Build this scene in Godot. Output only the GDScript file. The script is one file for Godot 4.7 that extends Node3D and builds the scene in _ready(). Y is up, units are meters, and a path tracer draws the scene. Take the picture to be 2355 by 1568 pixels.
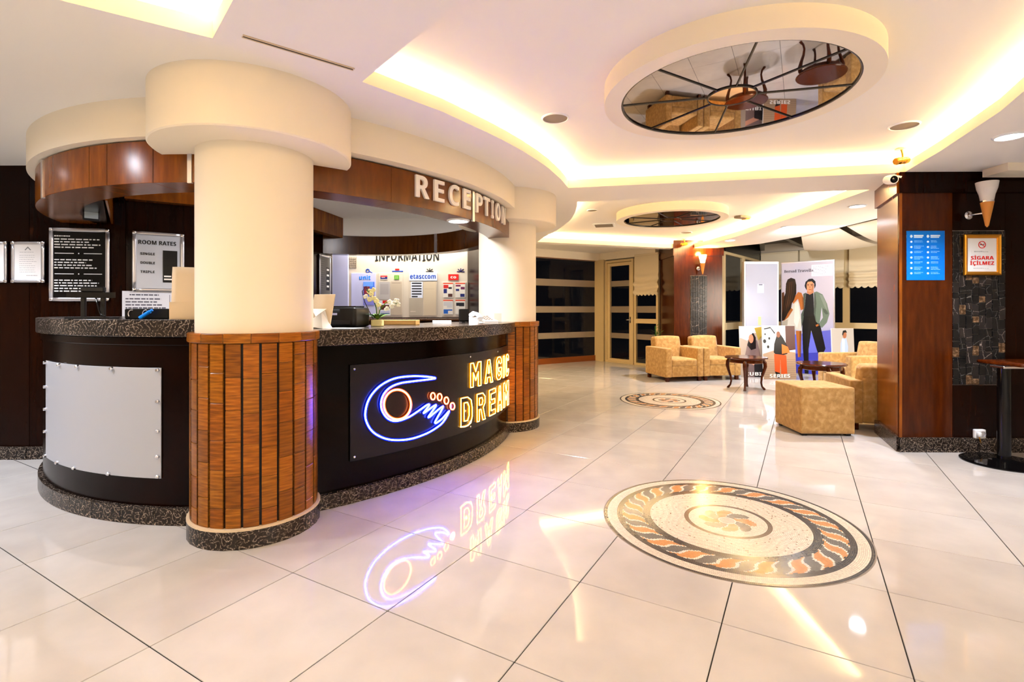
extends Node3D
# Hotel lobby at night: curved reception desk between two round columns, lit ceiling coffers, lounge by a glazed bay.
# Plan points are Vector2(x, depth in front of the camera); y is the height above the floor.

const F := 1157.3        # focal length for a frame 2355 pixels wide
const CX := 1177.5
const CY := 711.3        # row of the horizon
const EYE := 1.238
const SOFFIT := 2.43
const LIP := 2.51
const COFFER := 2.58
const C_L := Vector2(-1.834, 4.90)     # centre of the desk's left curve
const C_R := Vector2(-2.816, 5.372)    # centre of the desk's right curve
const COL_1 := Vector2(-1.482, 2.921)
const COL_2 := Vector2(-0.05, 5.40)

var M := {}
var rng := RandomNumberGenerator.new()
var here := Transform3D()
var used := {}
var shared := {}


class Sh:
	var st := SurfaceTool.new()
	var xf := Transform3D()
	var tinted := false
	var col := Color.WHITE

	func _init(t := Transform3D()):
		st.begin(Mesh.PRIMITIVE_TRIANGLES)
		xf = t

	func v(p: Vector3, n: Vector3, uv := Vector2.ZERO):
		if tinted: st.set_color(col)
		st.set_normal(xf.basis * n)
		st.set_uv(uv)
		st.add_vertex(xf * p)

	# corners counter-clockwise as seen from outside
	func tri(a: Vector3, b: Vector3, c: Vector3):
		var n := (b - a).cross(c - a).normalized()
		v(a, n); v(c, n); v(b, n)

	func quad(a: Vector3, b: Vector3, c: Vector3, d: Vector3):
		var n := (c - a).cross(d - b).normalized()
		v(a, n, Vector2(0, 1)); v(c, n, Vector2(1, 0)); v(b, n, Vector2(1, 1))
		v(a, n, Vector2(0, 1)); v(d, n, Vector2(0, 0)); v(c, n, Vector2(1, 0))

	func quadn(a: Vector3, b: Vector3, c: Vector3, d: Vector3, na: Vector3, nb: Vector3, nc: Vector3, nd: Vector3):
		v(a, na); v(c, nc); v(b, nb)
		v(a, na); v(d, nd); v(c, nc)

	# box with chamfered edges, from corner lo to corner hi
	func box(lo: Vector3, hi: Vector3, e := 0.002):
		var c := (lo + hi) * 0.5
		var h := (hi - lo) * 0.5
		e = minf(e, minf(h.x, minf(h.y, h.z)) * 0.6)
		for ax in 3:
			for s: float in [-1.0, 1.0]:
				var b := (ax + 1) % 3
				var d := (ax + 2) % 3
				var q := []
				for k: Vector2 in [Vector2(-1, -1), Vector2(1, -1), Vector2(1, 1), Vector2(-1, 1)]:
					var p := Vector3.ZERO
					p[ax] = s * h[ax]; p[b] = k.x * (h[b] - e); p[d] = k.y * (h[d] - e)
					q.append(c + p)
				if s > 0: quad(q[0], q[1], q[2], q[3])
				else: quad(q[3], q[2], q[1], q[0])
		for ax in 3:
			var b := (ax + 1) % 3
			var d := (ax + 2) % 3
			for sb: float in [-1.0, 1.0]:
				for sd: float in [-1.0, 1.0]:
					var q := []
					for k: Vector2 in [Vector2(-1, 0), Vector2(1, 0), Vector2(1, 1), Vector2(-1, 1)]:
						var p := Vector3.ZERO
						p[ax] = k.x * (h[ax] - e)
						p[b] = sb * (h[b] - e * k.y); p[d] = sd * (h[d] - e * (1.0 - k.y))
						q.append(c + p)
					if sb * sd < 0: quad(q[0], q[1], q[2], q[3])
					else: quad(q[3], q[2], q[1], q[0])
		for sx: float in [-1.0, 1.0]:
			for sy: float in [-1.0, 1.0]:
				for sz: float in [-1.0, 1.0]:
					var s := Vector3(sx, sy, sz)
					var i := c + s * Vector3(h.x, h.y - e, h.z - e)
					var j := c + s * Vector3(h.x - e, h.y, h.z - e)
					var k := c + s * Vector3(h.x - e, h.y - e, h.z)
					if sx * sy * sz > 0: tri(i, j, k)
					else: tri(i, k, j)

	# soft rounded box for cushions; bulge swells the big faces
	func soft(lo: Vector3, hi: Vector3, r: float, bulge := 0.0, n := 8):
		var c := (lo + hi) * 0.5
		var h := (hi - lo) * 0.5
		r = minf(r, minf(h.x, minf(h.y, h.z)))
		var inner := h - Vector3(r, r, r)
		for ax in 3:
			for s: float in [-1.0, 1.0]:
				var b := (ax + 1) % 3
				var d := (ax + 2) % 3
				var P := []
				var N := []
				for i in n + 1:
					for j in n + 1:
						var a1 := -cos(PI * i / n)
						var a2 := -cos(PI * j / n)
						var p := Vector3.ZERO
						p[ax] = s * h[ax]; p[b] = a1 * h[b]; p[d] = a2 * h[d]
						var m := p.clamp(-inner, inner)
						var nn := (p - m).normalized()
						var q := m + nn * r
						q[ax] += s * bulge * (1.0 - a1 * a1) * (1.0 - a2 * a2)
						P.append(c + q); N.append(nn)
				for i in n:
					for j in n:
						var k := [i * (n + 1) + j, (i + 1) * (n + 1) + j, (i + 1) * (n + 1) + j + 1, i * (n + 1) + j + 1]
						if s < 0: k.reverse()
						quadn(P[k[0]], P[k[1]], P[k[2]], P[k[3]], N[k[0]], N[k[1]], N[k[2]], N[k[3]])

	func cap(poly: PackedVector2Array, y: float, up := true):
		var t := Geometry2D.triangulate_polygon(poly)
		for i in range(0, t.size(), 3):
			var q := [poly[t[i]], poly[t[i + 1]], poly[t[i + 2]]]
			var area: float = (q[1] - q[0]).cross(q[2] - q[0])
			if (area < 0) == up: q = [q[2], q[1], q[0]]
			tri(Vector3(q[0].x, y, -q[0].y), Vector3(q[1].x, y, -q[1].y), Vector3(q[2].x, y, -q[2].y))

	func wall(path: PackedVector2Array, y0: float, y1: float, closed := false):
		var n := path.size()
		for i in (n if closed else n - 1):
			var a := path[i]
			var b := path[(i + 1) % n]
			quad(Vector3(a.x, y0, -a.y), Vector3(b.x, y0, -b.y), Vector3(b.x, y1, -b.y), Vector3(a.x, y1, -a.y))

	# plan polygon raised from y0 to y1
	func prism(poly: PackedVector2Array, y0: float, y1: float):
		if Geometry2D.is_polygon_clockwise(poly): poly.reverse()
		wall(poly, y0, y1, true)
		cap(poly, y1, true)
		cap(poly, y0, false)

	# curved slab between radii r0 < r1 around c, smooth faces; angles in the plan
	func bow(c: Vector2, r0: float, r1: float, a0: float, a1: float, y0: float, y1: float, n := 16, e := 0.0):
		var ends := []
		for i in n + 1:
			var a := lerpf(a0, a1, float(i) / n)
			var dir := Vector2(cos(a), sin(a))
			var o := c + dir * r1
			var m := c + dir * r0
			var od := c + dir * (r1 - e)
			ends.append([Vector3(m.x, y0, -m.y), Vector3(od.x, y0, -od.y), Vector3(o.x, y0 + e, -o.y), Vector3(o.x, y1 - e, -o.y), Vector3(od.x, y1, -od.y), Vector3(m.x, y1, -m.y), Vector3(dir.x, 0, -dir.y)])
		for i in n:
			var A: Array = ends[i]
			var B: Array = ends[i + 1]
			quad(A[1], A[0], B[0], B[1])
			var dn := Vector3(0, -0.7, 0)
			if e > 0:
				quadn(A[1], B[1], B[2], A[2], (A[6] + dn).normalized(), (B[6] + dn).normalized(), (B[6] + dn).normalized(), (A[6] + dn).normalized())
				quadn(A[3], B[3], B[4], A[4], (A[6] - dn).normalized(), (B[6] - dn).normalized(), (B[6] - dn).normalized(), (A[6] - dn).normalized())
			quadn(A[2], B[2], B[3], A[3], A[6], B[6], B[6], A[6])
			quad(A[4], B[4], B[5], A[5])
			quadn(B[0], A[0], A[5], B[5], -B[6], -A[6], -A[6], -B[6])
		for k in [0, n]:
			var A: Array = ends[k]
			if k == 0: quad(A[0], A[1], A[4], A[5])
			else: quad(A[1], A[0], A[5], A[4])

	# profile of Vector2(radius, height) turned about a vertical axis
	func lathe(profile: Array, at := Vector3.ZERO, n := 32, sx := 1.0, sz := 1.0):
		var k := profile.size()
		for s in k - 1:
			var p: Vector2 = profile[s]
			var q: Vector2 = profile[s + 1]
			var t := q - p
			if t.length() < 1e-7: continue
			var nr := Vector2(t.y, -t.x).normalized()
			for i in n:
				var a := TAU * i / n
				var b := TAU * (i + 1) / n
				var da := Vector3(cos(a) * sx, 0, -sin(a) * sz)
				var db := Vector3(cos(b) * sx, 0, -sin(b) * sz)
				var na := (Vector3(cos(a) / sx, 0, -sin(a) / sz).normalized() * nr.x + Vector3.UP * nr.y).normalized()
				var nb := (Vector3(cos(b) / sx, 0, -sin(b) / sz).normalized() * nr.x + Vector3.UP * nr.y).normalized()
				quadn(at + da * p.x + Vector3.UP * p.y, at + db * p.x + Vector3.UP * p.y, at + db * q.x + Vector3.UP * q.y, at + da * q.x + Vector3.UP * q.y, na, nb, nb, na)

	# round tube along points; radii may be one number or one per point
	func tube(pts: Array, r, n := 8, closed := false, flat := 1.0):
		var k := pts.size()
		var rings := []
		var up := Vector3.ZERO
		for i in k:
			var p: Vector3 = pts[i]
			var a: Vector3 = pts[(i - 1 + k) % k] if closed or i > 0 else p
			var b: Vector3 = pts[(i + 1) % k] if closed or i < k - 1 else p
			var t := (b - a).normalized()
			if up == Vector3.ZERO:
				up = t.cross(Vector3.UP if absf(t.y) < 0.9 else Vector3.RIGHT).normalized()
			up = (up - t * up.dot(t)).normalized()
			var side := t.cross(up)
			var rr: float = r[i] if r is Array else r
			var ring := []
			for j in n:
				var w := TAU * j / n
				var dn := up * cos(w) + side * sin(w) * flat
				ring.append([p + dn * rr, dn.normalized()])
			rings.append(ring)
		for i in (k if closed else k - 1):
			var A: Array = rings[i]
			var B: Array = rings[(i + 1) % k]
			for j in n:
				var m := (j + 1) % n
				quadn(A[j][0], A[m][0], B[m][0], B[j][0], A[j][1], A[m][1], B[m][1], B[j][1])
		if not closed:
			for e in [0, k - 1]:
				for j in n:
					var m := (j + 1) % n
					if e == 0: tri(pts[0], rings[0][m][0], rings[0][j][0])
					else: tri(pts[k - 1], rings[e][j][0], rings[e][m][0])

	func ball(c: Vector3, r: Vector3, n := 10):
		var prof := []
		for i in n + 1:
			var a := -PI / 2 + PI * i / n
			prof.append(Vector2(cos(a), sin(a)))
		for s in n:
			for i in n * 2:
				var q := []
				var nn := []
				for k: Vector2 in [Vector2(i, s), Vector2(i + 1, s), Vector2(i + 1, s + 1), Vector2(i, s + 1)]:
					var a := TAU * k.x / (n * 2)
					var pr: Vector2 = prof[int(k.y)]
					var u := Vector3(cos(a) * pr.x, pr.y, -sin(a) * pr.x)
					q.append(c + u * r); nn.append((u / r).normalized())
				quadn(q[0], q[1], q[2], q[3], nn[0], nn[1], nn[2], nn[3])

	func done() -> ArrayMesh:
		return st.commit()


func sh() -> Sh:
	return Sh.new(here)

func p3(p: Vector2, y: float) -> Vector3:
	return Vector3(p.x, y, -p.y)

func px(u: float, v: float, d: float) -> Vector3:
	return Vector3((u - CX) / F * d, EYE + (CY - v) / F * d, -d)

# where the line of sight through (u, v) meets the upright cylinder round c
func on_bow(u: float, v: float, c: Vector2, r: float) -> Vector3:
	var g := Vector2((u - CX) / F, 1.0)
	var b := g.dot(c)
	var q := g.dot(g)
	var t := (b - sqrt(maxf(b * b - q * (c.dot(c) - r * r), 0.0))) / q
	return px(u, v, t)

func bow_angle(u: float, c: Vector2, r: float) -> float:
	var p := on_bow(u, CY, c, r)
	return atan2(-p.z - c.y, p.x - c.x)

# where it meets the upright plane through the plan points p and q
func on_face(u: float, v: float, p: Vector2, q: Vector2) -> Vector3:
	var g := Vector2((u - CX) / F, 1.0)
	return px(u, v, p.cross(q - p) / g.cross(q - p))

func arc_pt(c: Vector2, r: float, a: float) -> Vector2:
	return c + Vector2(cos(a), sin(a)) * r

func arc_path(c: Vector2, r: float, a0: float, a1: float, n: int) -> PackedVector2Array:
	var out := PackedVector2Array()
	for i in n + 1: out.append(arc_pt(c, r, lerpf(a0, a1, float(i) / n)))
	return out

func numbered(s: String) -> String:
	used[s] = used.get(s, -1) + 1
	return s if used[s] == 0 else "%s_%03d" % [s, used[s]]

func tag(o: Node, label: String, category: String, group := "", kind := ""):
	o.set_meta("label", label)
	if category: o.set_meta("category", category)
	if group: o.set_meta("group", group)
	if kind: o.set_meta("kind", kind)
	return o

# a Node3D at the thing's base; shapes made afterwards with sh() are in the thing's own axes if local, else in the room's
func thing(called: String, label: String, category: String, base := Vector3.ZERO, turn := 0.0, group := "", kind := "", local := true) -> Node3D:
	var o := Node3D.new()
	o.name = numbered(called)
	o.position = base
	o.rotation.y = turn
	add_child(o)
	tag(o, label, category, group, kind)
	here = Transform3D() if local else o.transform.affine_inverse()
	return o

func part(parent: Node, called: String, shape, material: Material, kind := "") -> MeshInstance3D:
	var o := MeshInstance3D.new()
	o.name = called
	o.mesh = shape.done() if shape is Sh else shape
	o.material_override = material
	if kind: o.set_meta("kind", kind)
	parent.add_child(o, true)
	return o

# the same ready mesh at a place of its own
func piece(parent: Node, called: String, mesh: Mesh, material: Material, t: Transform3D) -> MeshInstance3D:
	var o := part(parent, called, mesh, material)
	o.transform = t
	return o

func copy_of(o: Node3D, label: String, base: Vector3, turn: float, grow := 1.0) -> Node3D:
	var c: Node3D = o.duplicate()
	c.name = numbered(String(o.name).rstrip("_0123456789"))
	add_child(c)
	c.position = base
	c.rotation.y = turn
	c.scale = Vector3.ONE * grow
	c.set_meta("label", label)
	return c

func lettering(parent: Node, called: String, words: String, cap: float, depth: float, material: Material, t: Transform3D, wide := 0.0, serif := false, heavy := 0.0, slant := 0.0) -> MeshInstance3D:
	var m := TextMesh.new()
	var f := SystemFont.new()
	f.font_names = PackedStringArray(["Droid Serif" if serif else "Droid Sans"])
	f.font_weight = 700
	m.font = f
	if heavy > 0.0 or slant > 0.0:
		var fv := FontVariation.new()
		fv.base_font = f
		fv.variation_embolden = heavy
		fv.variation_transform = Transform2D(Vector2(1, 0), Vector2(slant, 1), Vector2.ZERO)
		m.font = fv
	m.text = words
	m.font_size = 64
	m.pixel_size = cap / 0.715 / 64.0
	m.depth = depth
	m.curve_step = 1.0
	var o := part(parent, called, m, material)
	var w := m.get_aabb().size.x
	o.transform = t * Transform3D(Basis().scaled(Vector3(wide / w if wide > 0.0 and w > 0.0 else 1.0, 1, 1)), Vector3.ZERO)
	return o


# ---------------------------------------------------------------- materials

func tone(r: float, g: float, b: float) -> Color:
	return Color(r, g, b)

func noise_tex(kind: int, freq: float, stops: Array, seed_: int, octaves := 4, warp := 0.0, ret := -1, size := 512) -> NoiseTexture2D:
	var n := FastNoiseLite.new()
	n.noise_type = kind
	n.frequency = freq
	n.seed = seed_
	n.fractal_octaves = octaves
	if octaves < 2: n.fractal_type = FastNoiseLite.FRACTAL_NONE
	if ret >= 0: n.cellular_return_type = ret
	if warp > 0.0:
		n.domain_warp_enabled = true
		n.domain_warp_amplitude = warp
		n.domain_warp_frequency = freq * 0.7
	var g := Gradient.new()
	var offs := PackedFloat32Array()
	var cols := PackedColorArray()
	for s in stops:
		offs.append(s[0]); cols.append(s[1])
	g.offsets = offs
	g.colors = cols
	var t := NoiseTexture2D.new()
	t.width = size
	t.height = size
	t.seamless = true
	t.noise = n
	t.color_ramp = g
	return t

func solid(called: String, c: Color, rough := 0.6, metal := 0.0) -> StandardMaterial3D:
	var m := StandardMaterial3D.new()
	m.resource_name = called
	m.albedo_color = c
	m.roughness = rough
	m.metallic = metal
	m.metallic_specular = 0.36
	M[called] = m
	return m

func patterned(called: String, t: Texture2D, scale: Vector3, rough := 0.5, tint := Color.WHITE) -> StandardMaterial3D:
	var m := solid(called, tint, rough)
	m.albedo_texture = t
	m.uv1_triplanar = true
	m.uv1_world_triplanar = true
	m.uv1_scale = scale
	m.uv1_triplanar_sharpness = 4.0
	return m

func glowing(called: String, c: Color, power: float) -> StandardMaterial3D:
	var m := solid(called, c, 0.4)
	m.emission_enabled = true
	m.emission = c
	m.emission_energy_multiplier = power
	return m

func glass(called: String, c: Color, alpha: float) -> StandardMaterial3D:
	var m := solid(called, Color(c.r, c.g, c.b, alpha), 0.02)
	m.transparency = BaseMaterial3D.TRANSPARENCY_ALPHA
	m.metallic_specular = 0.3
	return m

func materials():
	var SX := FastNoiseLite.TYPE_SIMPLEX_SMOOTH
	var CE := FastNoiseLite.TYPE_CELLULAR
	# dark mahogany veneer, upright grain; and the lighter strip cladding of the columns
	var grain := noise_tex(SX, 0.012, [[0.0, tone(0.29, 0.165, 0.043)], [0.4, tone(0.345, 0.198, 0.052)], [0.62, tone(0.38, 0.222, 0.06)], [1.0, tone(0.45, 0.275, 0.08)]], 3, 5)
	patterned("wood", grain, Vector3(3.2, 0.35, 3.2), 0.22, tone(0.75, 0.68, 0.6))
	patterned("wood_fascia", grain, Vector3(2.0, 0.35, 2.0), 0.2, tone(0.98, 0.84, 0.55))
	patterned("wood_dark", grain, Vector3(3.0, 0.3, 3.0), 0.24, tone(0.3, 0.2, 0.12))
	patterned("wood_desk", grain, Vector3(2.6, 0.3, 2.6), 0.2, tone(0.22, 0.14, 0.09))
	patterned("black_desk", grain, Vector3(2.6, 0.3, 2.6), 0.16, tone(0.14, 0.13, 0.16))
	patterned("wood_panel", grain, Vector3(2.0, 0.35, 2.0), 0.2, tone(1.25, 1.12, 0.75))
	patterned("table_wood", grain, Vector3(5, 5, 5), 0.15, tone(0.75, 0.55, 0.5))
	var strip := noise_tex(SX, 0.014, [[0.0, tone(0.42, 0.24, 0.05)], [0.45, tone(0.57, 0.345, 0.08)], [0.7, tone(0.63, 0.4, 0.1)], [1.0, tone(0.73, 0.49, 0.17)]], 11, 5)
	for k in 4:
		var t: Array = [tone(0.9, 0.88, 0.8), tone(0.78, 0.74, 0.66), tone(0.95, 0.9, 0.8), tone(0.85, 0.78, 0.66)]
		var w := patterned("strip_%d" % k, strip, Vector3(0.9, 9, 0.9), 0.28, t[k])
		w.uv1_offset = Vector3(0.37 * k, 0.21 * k, 0.13 * k)
	# polished brown granite full of pale curls
	var curls := noise_tex(SX, 0.013, [[0.0, tone(0.1, 0.085, 0.08)], [0.5, tone(0.15, 0.125, 0.11)], [0.7, tone(0.2, 0.17, 0.15)], [0.8, tone(0.4, 0.35, 0.31)], [0.89, tone(0.72, 0.66, 0.6)], [1.0, tone(0.4, 0.35, 0.3)]], 5, 3, 34.0, -1, 1024)
	(curls.noise as FastNoiseLite).fractal_type = FastNoiseLite.FRACTAL_RIDGED
	patterned("granite", curls, Vector3(2.2, 2.2, 2.2), 0.22)
	# glazed floor tiles, three tones of cream
	var cream := noise_tex(SX, 0.006, [[0.0, tone(0.765, 0.745, 0.725)], [1.0, tone(0.815, 0.795, 0.775)]], 8, 4)
	for k in 3:
		patterned("tile_%d" % k, cream, Vector3(0.8, 0.8, 0.8), 0.05, [tone(0.95, 0.95, 0.95), tone(0.938, 0.935, 0.932), tone(0.926, 0.922, 0.92)][k]).metallic_specular = 0.48
	solid("grout", tone(0.1, 0.09, 0.08), 0.9)
	solid("mosaic_bed", tone(0.5, 0.46, 0.42), 0.5)
	var ms := solid("tesserae", Color.WHITE, 0.16)
	ms.vertex_color_use_as_albedo = true
	# plaster
	solid("ceiling_paint", tone(0.935, 0.915, 0.885), 0.85)
	solid("cream_paint", tone(0.94, 0.895, 0.81), 0.8)
	solid("white_paint", tone(0.93, 0.92, 0.9), 0.8)
	solid("wall_paint", tone(0.9, 0.85, 0.78), 0.85)
	# metals and plastics
	solid("steel", tone(0.7, 0.71, 0.74), 0.45, 0.3)
	solid("silver_sheet", tone(0.74, 0.76, 0.8), 0.4, 0.2)
	solid("chrome", tone(0.86, 0.86, 0.88), 0.18, 1.0)
	solid("alu", tone(0.78, 0.78, 0.8), 0.3, 0.85)
	solid("cream_alu", tone(0.84, 0.75, 0.57), 0.4, 0.05)
	solid("grey_alu", tone(0.36, 0.34, 0.31), 0.4, 0.2)
	solid("brass", tone(0.85, 0.6, 0.22), 0.25, 0.9)
	solid("gold", tone(0.8, 0.56, 0.18), 0.28, 0.85)
	solid("black", tone(0.035, 0.033, 0.035), 0.35)
	solid("black_gloss", tone(0.03, 0.028, 0.03), 0.08)
	solid("sign_board", tone(0.07, 0.055, 0.07), 0.28)
	solid("charcoal", tone(0.1, 0.1, 0.11), 0.5)
	solid("white", tone(0.92, 0.92, 0.92), 0.4)
	solid("paper", tone(0.93, 0.92, 0.9), 0.7)
	solid("board_white", tone(0.78, 0.74, 0.68), 0.5)
	solid("board_lilac", tone(0.72, 0.73, 0.88), 0.4)
	solid("blue_print", tone(0.05, 0.25, 0.65), 0.5)
	solid("sconce_wood", tone(0.78, 0.52, 0.24), 0.35)
	solid("note_yellow", tone(0.88, 0.84, 0.5), 0.7)
	solid("dark_chrome", tone(0.3, 0.28, 0.26), 0.25, 0.9)
	solid("smoked_roof", tone(0.1, 0.095, 0.09), 0.25)
	patterned("wood_pillar", grain, Vector3(2.4, 0.35, 2.4), 0.2, tone(0.7, 0.51, 0.34))
	solid("plate_white", tone(0.8, 0.84, 0.93), 0.45)
	solid("navy_print", tone(0.12, 0.1, 0.35), 0.5)
	solid("ivory", tone(0.82, 0.74, 0.62), 0.55)
	solid("letter_white", tone(0.95, 0.93, 0.9), 0.35)
	solid("ink", tone(0.05, 0.05, 0.06), 0.6)
	solid("red", tone(0.85, 0.1, 0.07), 0.5)
	solid("blue", tone(0.02, 0.35, 0.85), 0.4)
	solid("bright_blue", tone(0.03, 0.5, 0.95), 0.35)
	solid("grille", tone(0.55, 0.5, 0.44), 0.7)
	solid("dark_slot", tone(0.06, 0.05, 0.04), 0.8)
	solid("orange_wood", tone(0.48, 0.25, 0.1), 0.35)
	# mirrors
	solid("pale_mirror", tone(0.75, 0.82, 0.88), 0.2, 0.6)
	solid("mirror", tone(0.6, 0.57, 0.56), 0.015, 1.0)
	solid("mirror_amber", tone(0.88, 0.68, 0.42), 0.02, 1.0)
	# upholstery: brushed tan velvet
	var nap := noise_tex(SX, 0.01, [[0.0, tone(0.57, 0.43, 0.24)], [0.45, tone(0.645, 0.5, 0.285)], [0.6, tone(0.67, 0.525, 0.31)], [1.0, tone(0.74, 0.61, 0.4)]], 21, 5, 90.0)
	var vel := patterned("velvet", nap, Vector3(2.6, 2.6, 2.6), 0.85)
	vel.uv1_world_triplanar = false
	vel.rim_enabled = true
	vel.rim = 0.35
	vel.rim_tint = 0.6
	# black and brown marble
	var vein := noise_tex(CE, 0.006, [[0.0, tone(0.42, 0.4, 0.38)], [0.012, tone(0.22, 0.21, 0.2)], [0.03, tone(0.085, 0.08, 0.08)], [1.0, tone(0.055, 0.052, 0.053)]], 31, 1, 45.0, FastNoiseLite.RETURN_DISTANCE2_SUB)
	patterned("marble_0", vein, Vector3(3, 3, 3), 0.2)
	patterned("marble_1", vein, Vector3(2.2, 2.2, 2.2), 0.22, tone(1.5, 1.4, 1.35))
	var tan := noise_tex(SX, 0.013, [[0.0, tone(0.17, 0.11, 0.06)], [0.5, tone(0.33, 0.24, 0.16)], [1.0, tone(0.62, 0.5, 0.38)]], 33, 4, 20.0)
	patterned("marble_2", tan, Vector3(4, 4, 4), 0.25)
	solid("marble_joint", tone(0.68, 0.65, 0.62), 0.8)
	for k in ["wood_dark", "wood_desk", "black_desk"]: M[k].metallic_specular = 0.22
	# cloth
	var cloth := solid("blind_cloth", tone(0.88, 0.82, 0.7), 0.9)
	cloth.backlight_enabled = true
	cloth.backlight = tone(0.2, 0.17, 0.12)
	solid("white_cloth", tone(0.86, 0.82, 0.74), 0.9)
	# glass and lights
	glass("pane", tone(0.05, 0.05, 0.055), 0.12)
	glass("smoked", tone(0.2, 0.19, 0.19), 0.35)
	var frost := solid("frost_band", tone(0.55, 0.5, 0.44), 0.5)
	frost.metallic = 0.1
	glowing("cove_strip", tone(1.0, 0.8, 0.52), 3.0)
	glowing("lamp_white", tone(0.93, 0.95, 1.0), 6.0)
	glowing("sconce_lit", tone(1.0, 0.8, 0.5), 3.0)
	solid("sconce_glass", tone(0.86, 0.84, 0.82), 0.25)
	glowing("light_box", tone(0.6, 0.61, 0.67), 0.02)
	glowing("fill_glow", tone(1.0, 0.95, 0.86), 1.5)
	glowing("neon_blue", tone(0.23, 0.3, 1.0), 38.0)
	glowing("neon_orange", tone(1.0, 0.52, 0.28), 12.0)
	glowing("neon_amber", tone(1.0, 0.78, 0.34), 8.0)
	glowing("halo_blue", tone(0.0, 0.1, 1.0), 0.9)  # glowing sleeves added to put a coloured halo round the neon tubes
	glowing("halo_orange", tone(1.0, 0.3, 0.0), 0.6)
	glowing("halo_amber", tone(1.0, 0.52, 0.0), 0.6)
	solid("leaf", tone(0.12, 0.3, 0.06), 0.45)
	solid("leaf_light", tone(0.3, 0.45, 0.08), 0.5)
	solid("petal", tone(0.9, 0.86, 0.62), 0.6)
	solid("petal_white", tone(0.93, 0.92, 0.84), 0.6)
	solid("wicker", tone(0.78, 0.62, 0.36), 0.7)


# ---------------------------------------------------------------- camera, light, room

func _ready():
	rng.seed = 77
	var cam := Camera3D.new()
	cam.name = "camera"
	cam.projection = Camera3D.PROJECTION_FRUSTUM
	cam.keep_aspect = Camera3D.KEEP_HEIGHT
	cam.near = 0.05
	cam.far = 60.0
	cam.size = 0.05 * 1568.0 / F
	cam.frustum_offset = Vector2(0, 0.05 * (CY - 784.0) / F)
	cam.position = Vector3(0, EYE, 0)
	add_child(cam)
	cam.current = true
	var env := Environment.new()
	env.background_mode = Environment.BG_COLOR
	env.background_color = Color(0.012, 0.014, 0.02)
	env.tonemap_mode = Environment.TONE_MAPPER_LINEAR
	env.tonemap_exposure = 2.6
	env.sdfgi_enabled = true
	env.ssao_enabled = true
	env.ssil_enabled = true
	var we := WorldEnvironment.new()
	we.name = "night"
	we.environment = env
	add_child(we)
	materials()
	floor_and_mosaics()
	ceiling_and_coves()
	walls()
	columns()
	reception()
	front_office()
	neon()
	far_end()
	bay()
	pillar_right()
	lounge()
	counter_things()
	ceiling_fittings()
	added_lamps()


const COVE := Color(1.0, 0.86, 0.63)

func area_lamp(called: String, a: Vector2, b: Vector2, y: float, width: float, c: Color, watts_per_m: float, up := true):
	var l := AreaLight3D.new()
	l.name = called
	var d := p3(b, y) - p3(a, y)
	l.area_size = Vector2(d.length(), width)
	var x := d.normalized()
	var z := Vector3.DOWN if up else Vector3.UP      # the lamp shines along -z
	l.transform = Transform3D(Basis(x, z.cross(x), z), (p3(a, y) + p3(b, y)) * 0.5)
	l.light_color = c
	l.light_energy = watts_per_m * d.length()
	l.area_range = 12.0
	l.shadow_enabled = true
	add_child(l, true)

func spot_lamp(called: String, p: Vector3, c: Color, energy: float, angle := 62.0, size := 0.05, towards := Vector3.DOWN):
	var l := SpotLight3D.new()
	l.name = called
	l.position = p
	l.basis = Basis.looking_at(towards, Vector3.FORWARD if absf(towards.y) > 0.9 else Vector3.UP)
	l.light_color = c
	l.light_energy = energy
	l.spot_angle = angle
	l.spot_range = 12.0
	l.spot_attenuation = 2.0
	l.spot_angle_attenuation = 0.8
	l.light_size = size
	l.shadow_enabled = true
	add_child(l, true)

func bulb_lamp(called: String, p: Vector3, c: Color, energy: float, size := 0.03):
	var l := OmniLight3D.new()
	l.name = called
	l.position = p
	l.light_color = c
	l.light_energy = energy
	l.omni_range = 12.0
	l.omni_attenuation = 2.0
	l.light_size = size
	l.shadow_enabled = true
	add_child(l, true)


func tile_corner(i: float, j: float) -> Vector2:
	return Vector2(0.6 * ((i - 3.4626) * 0.8657 + (j + 1.5572) * 0.5005), 0.6 * (-(i - 3.4626) * 0.5005 + (j + 1.5572) * 0.8657))

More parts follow.
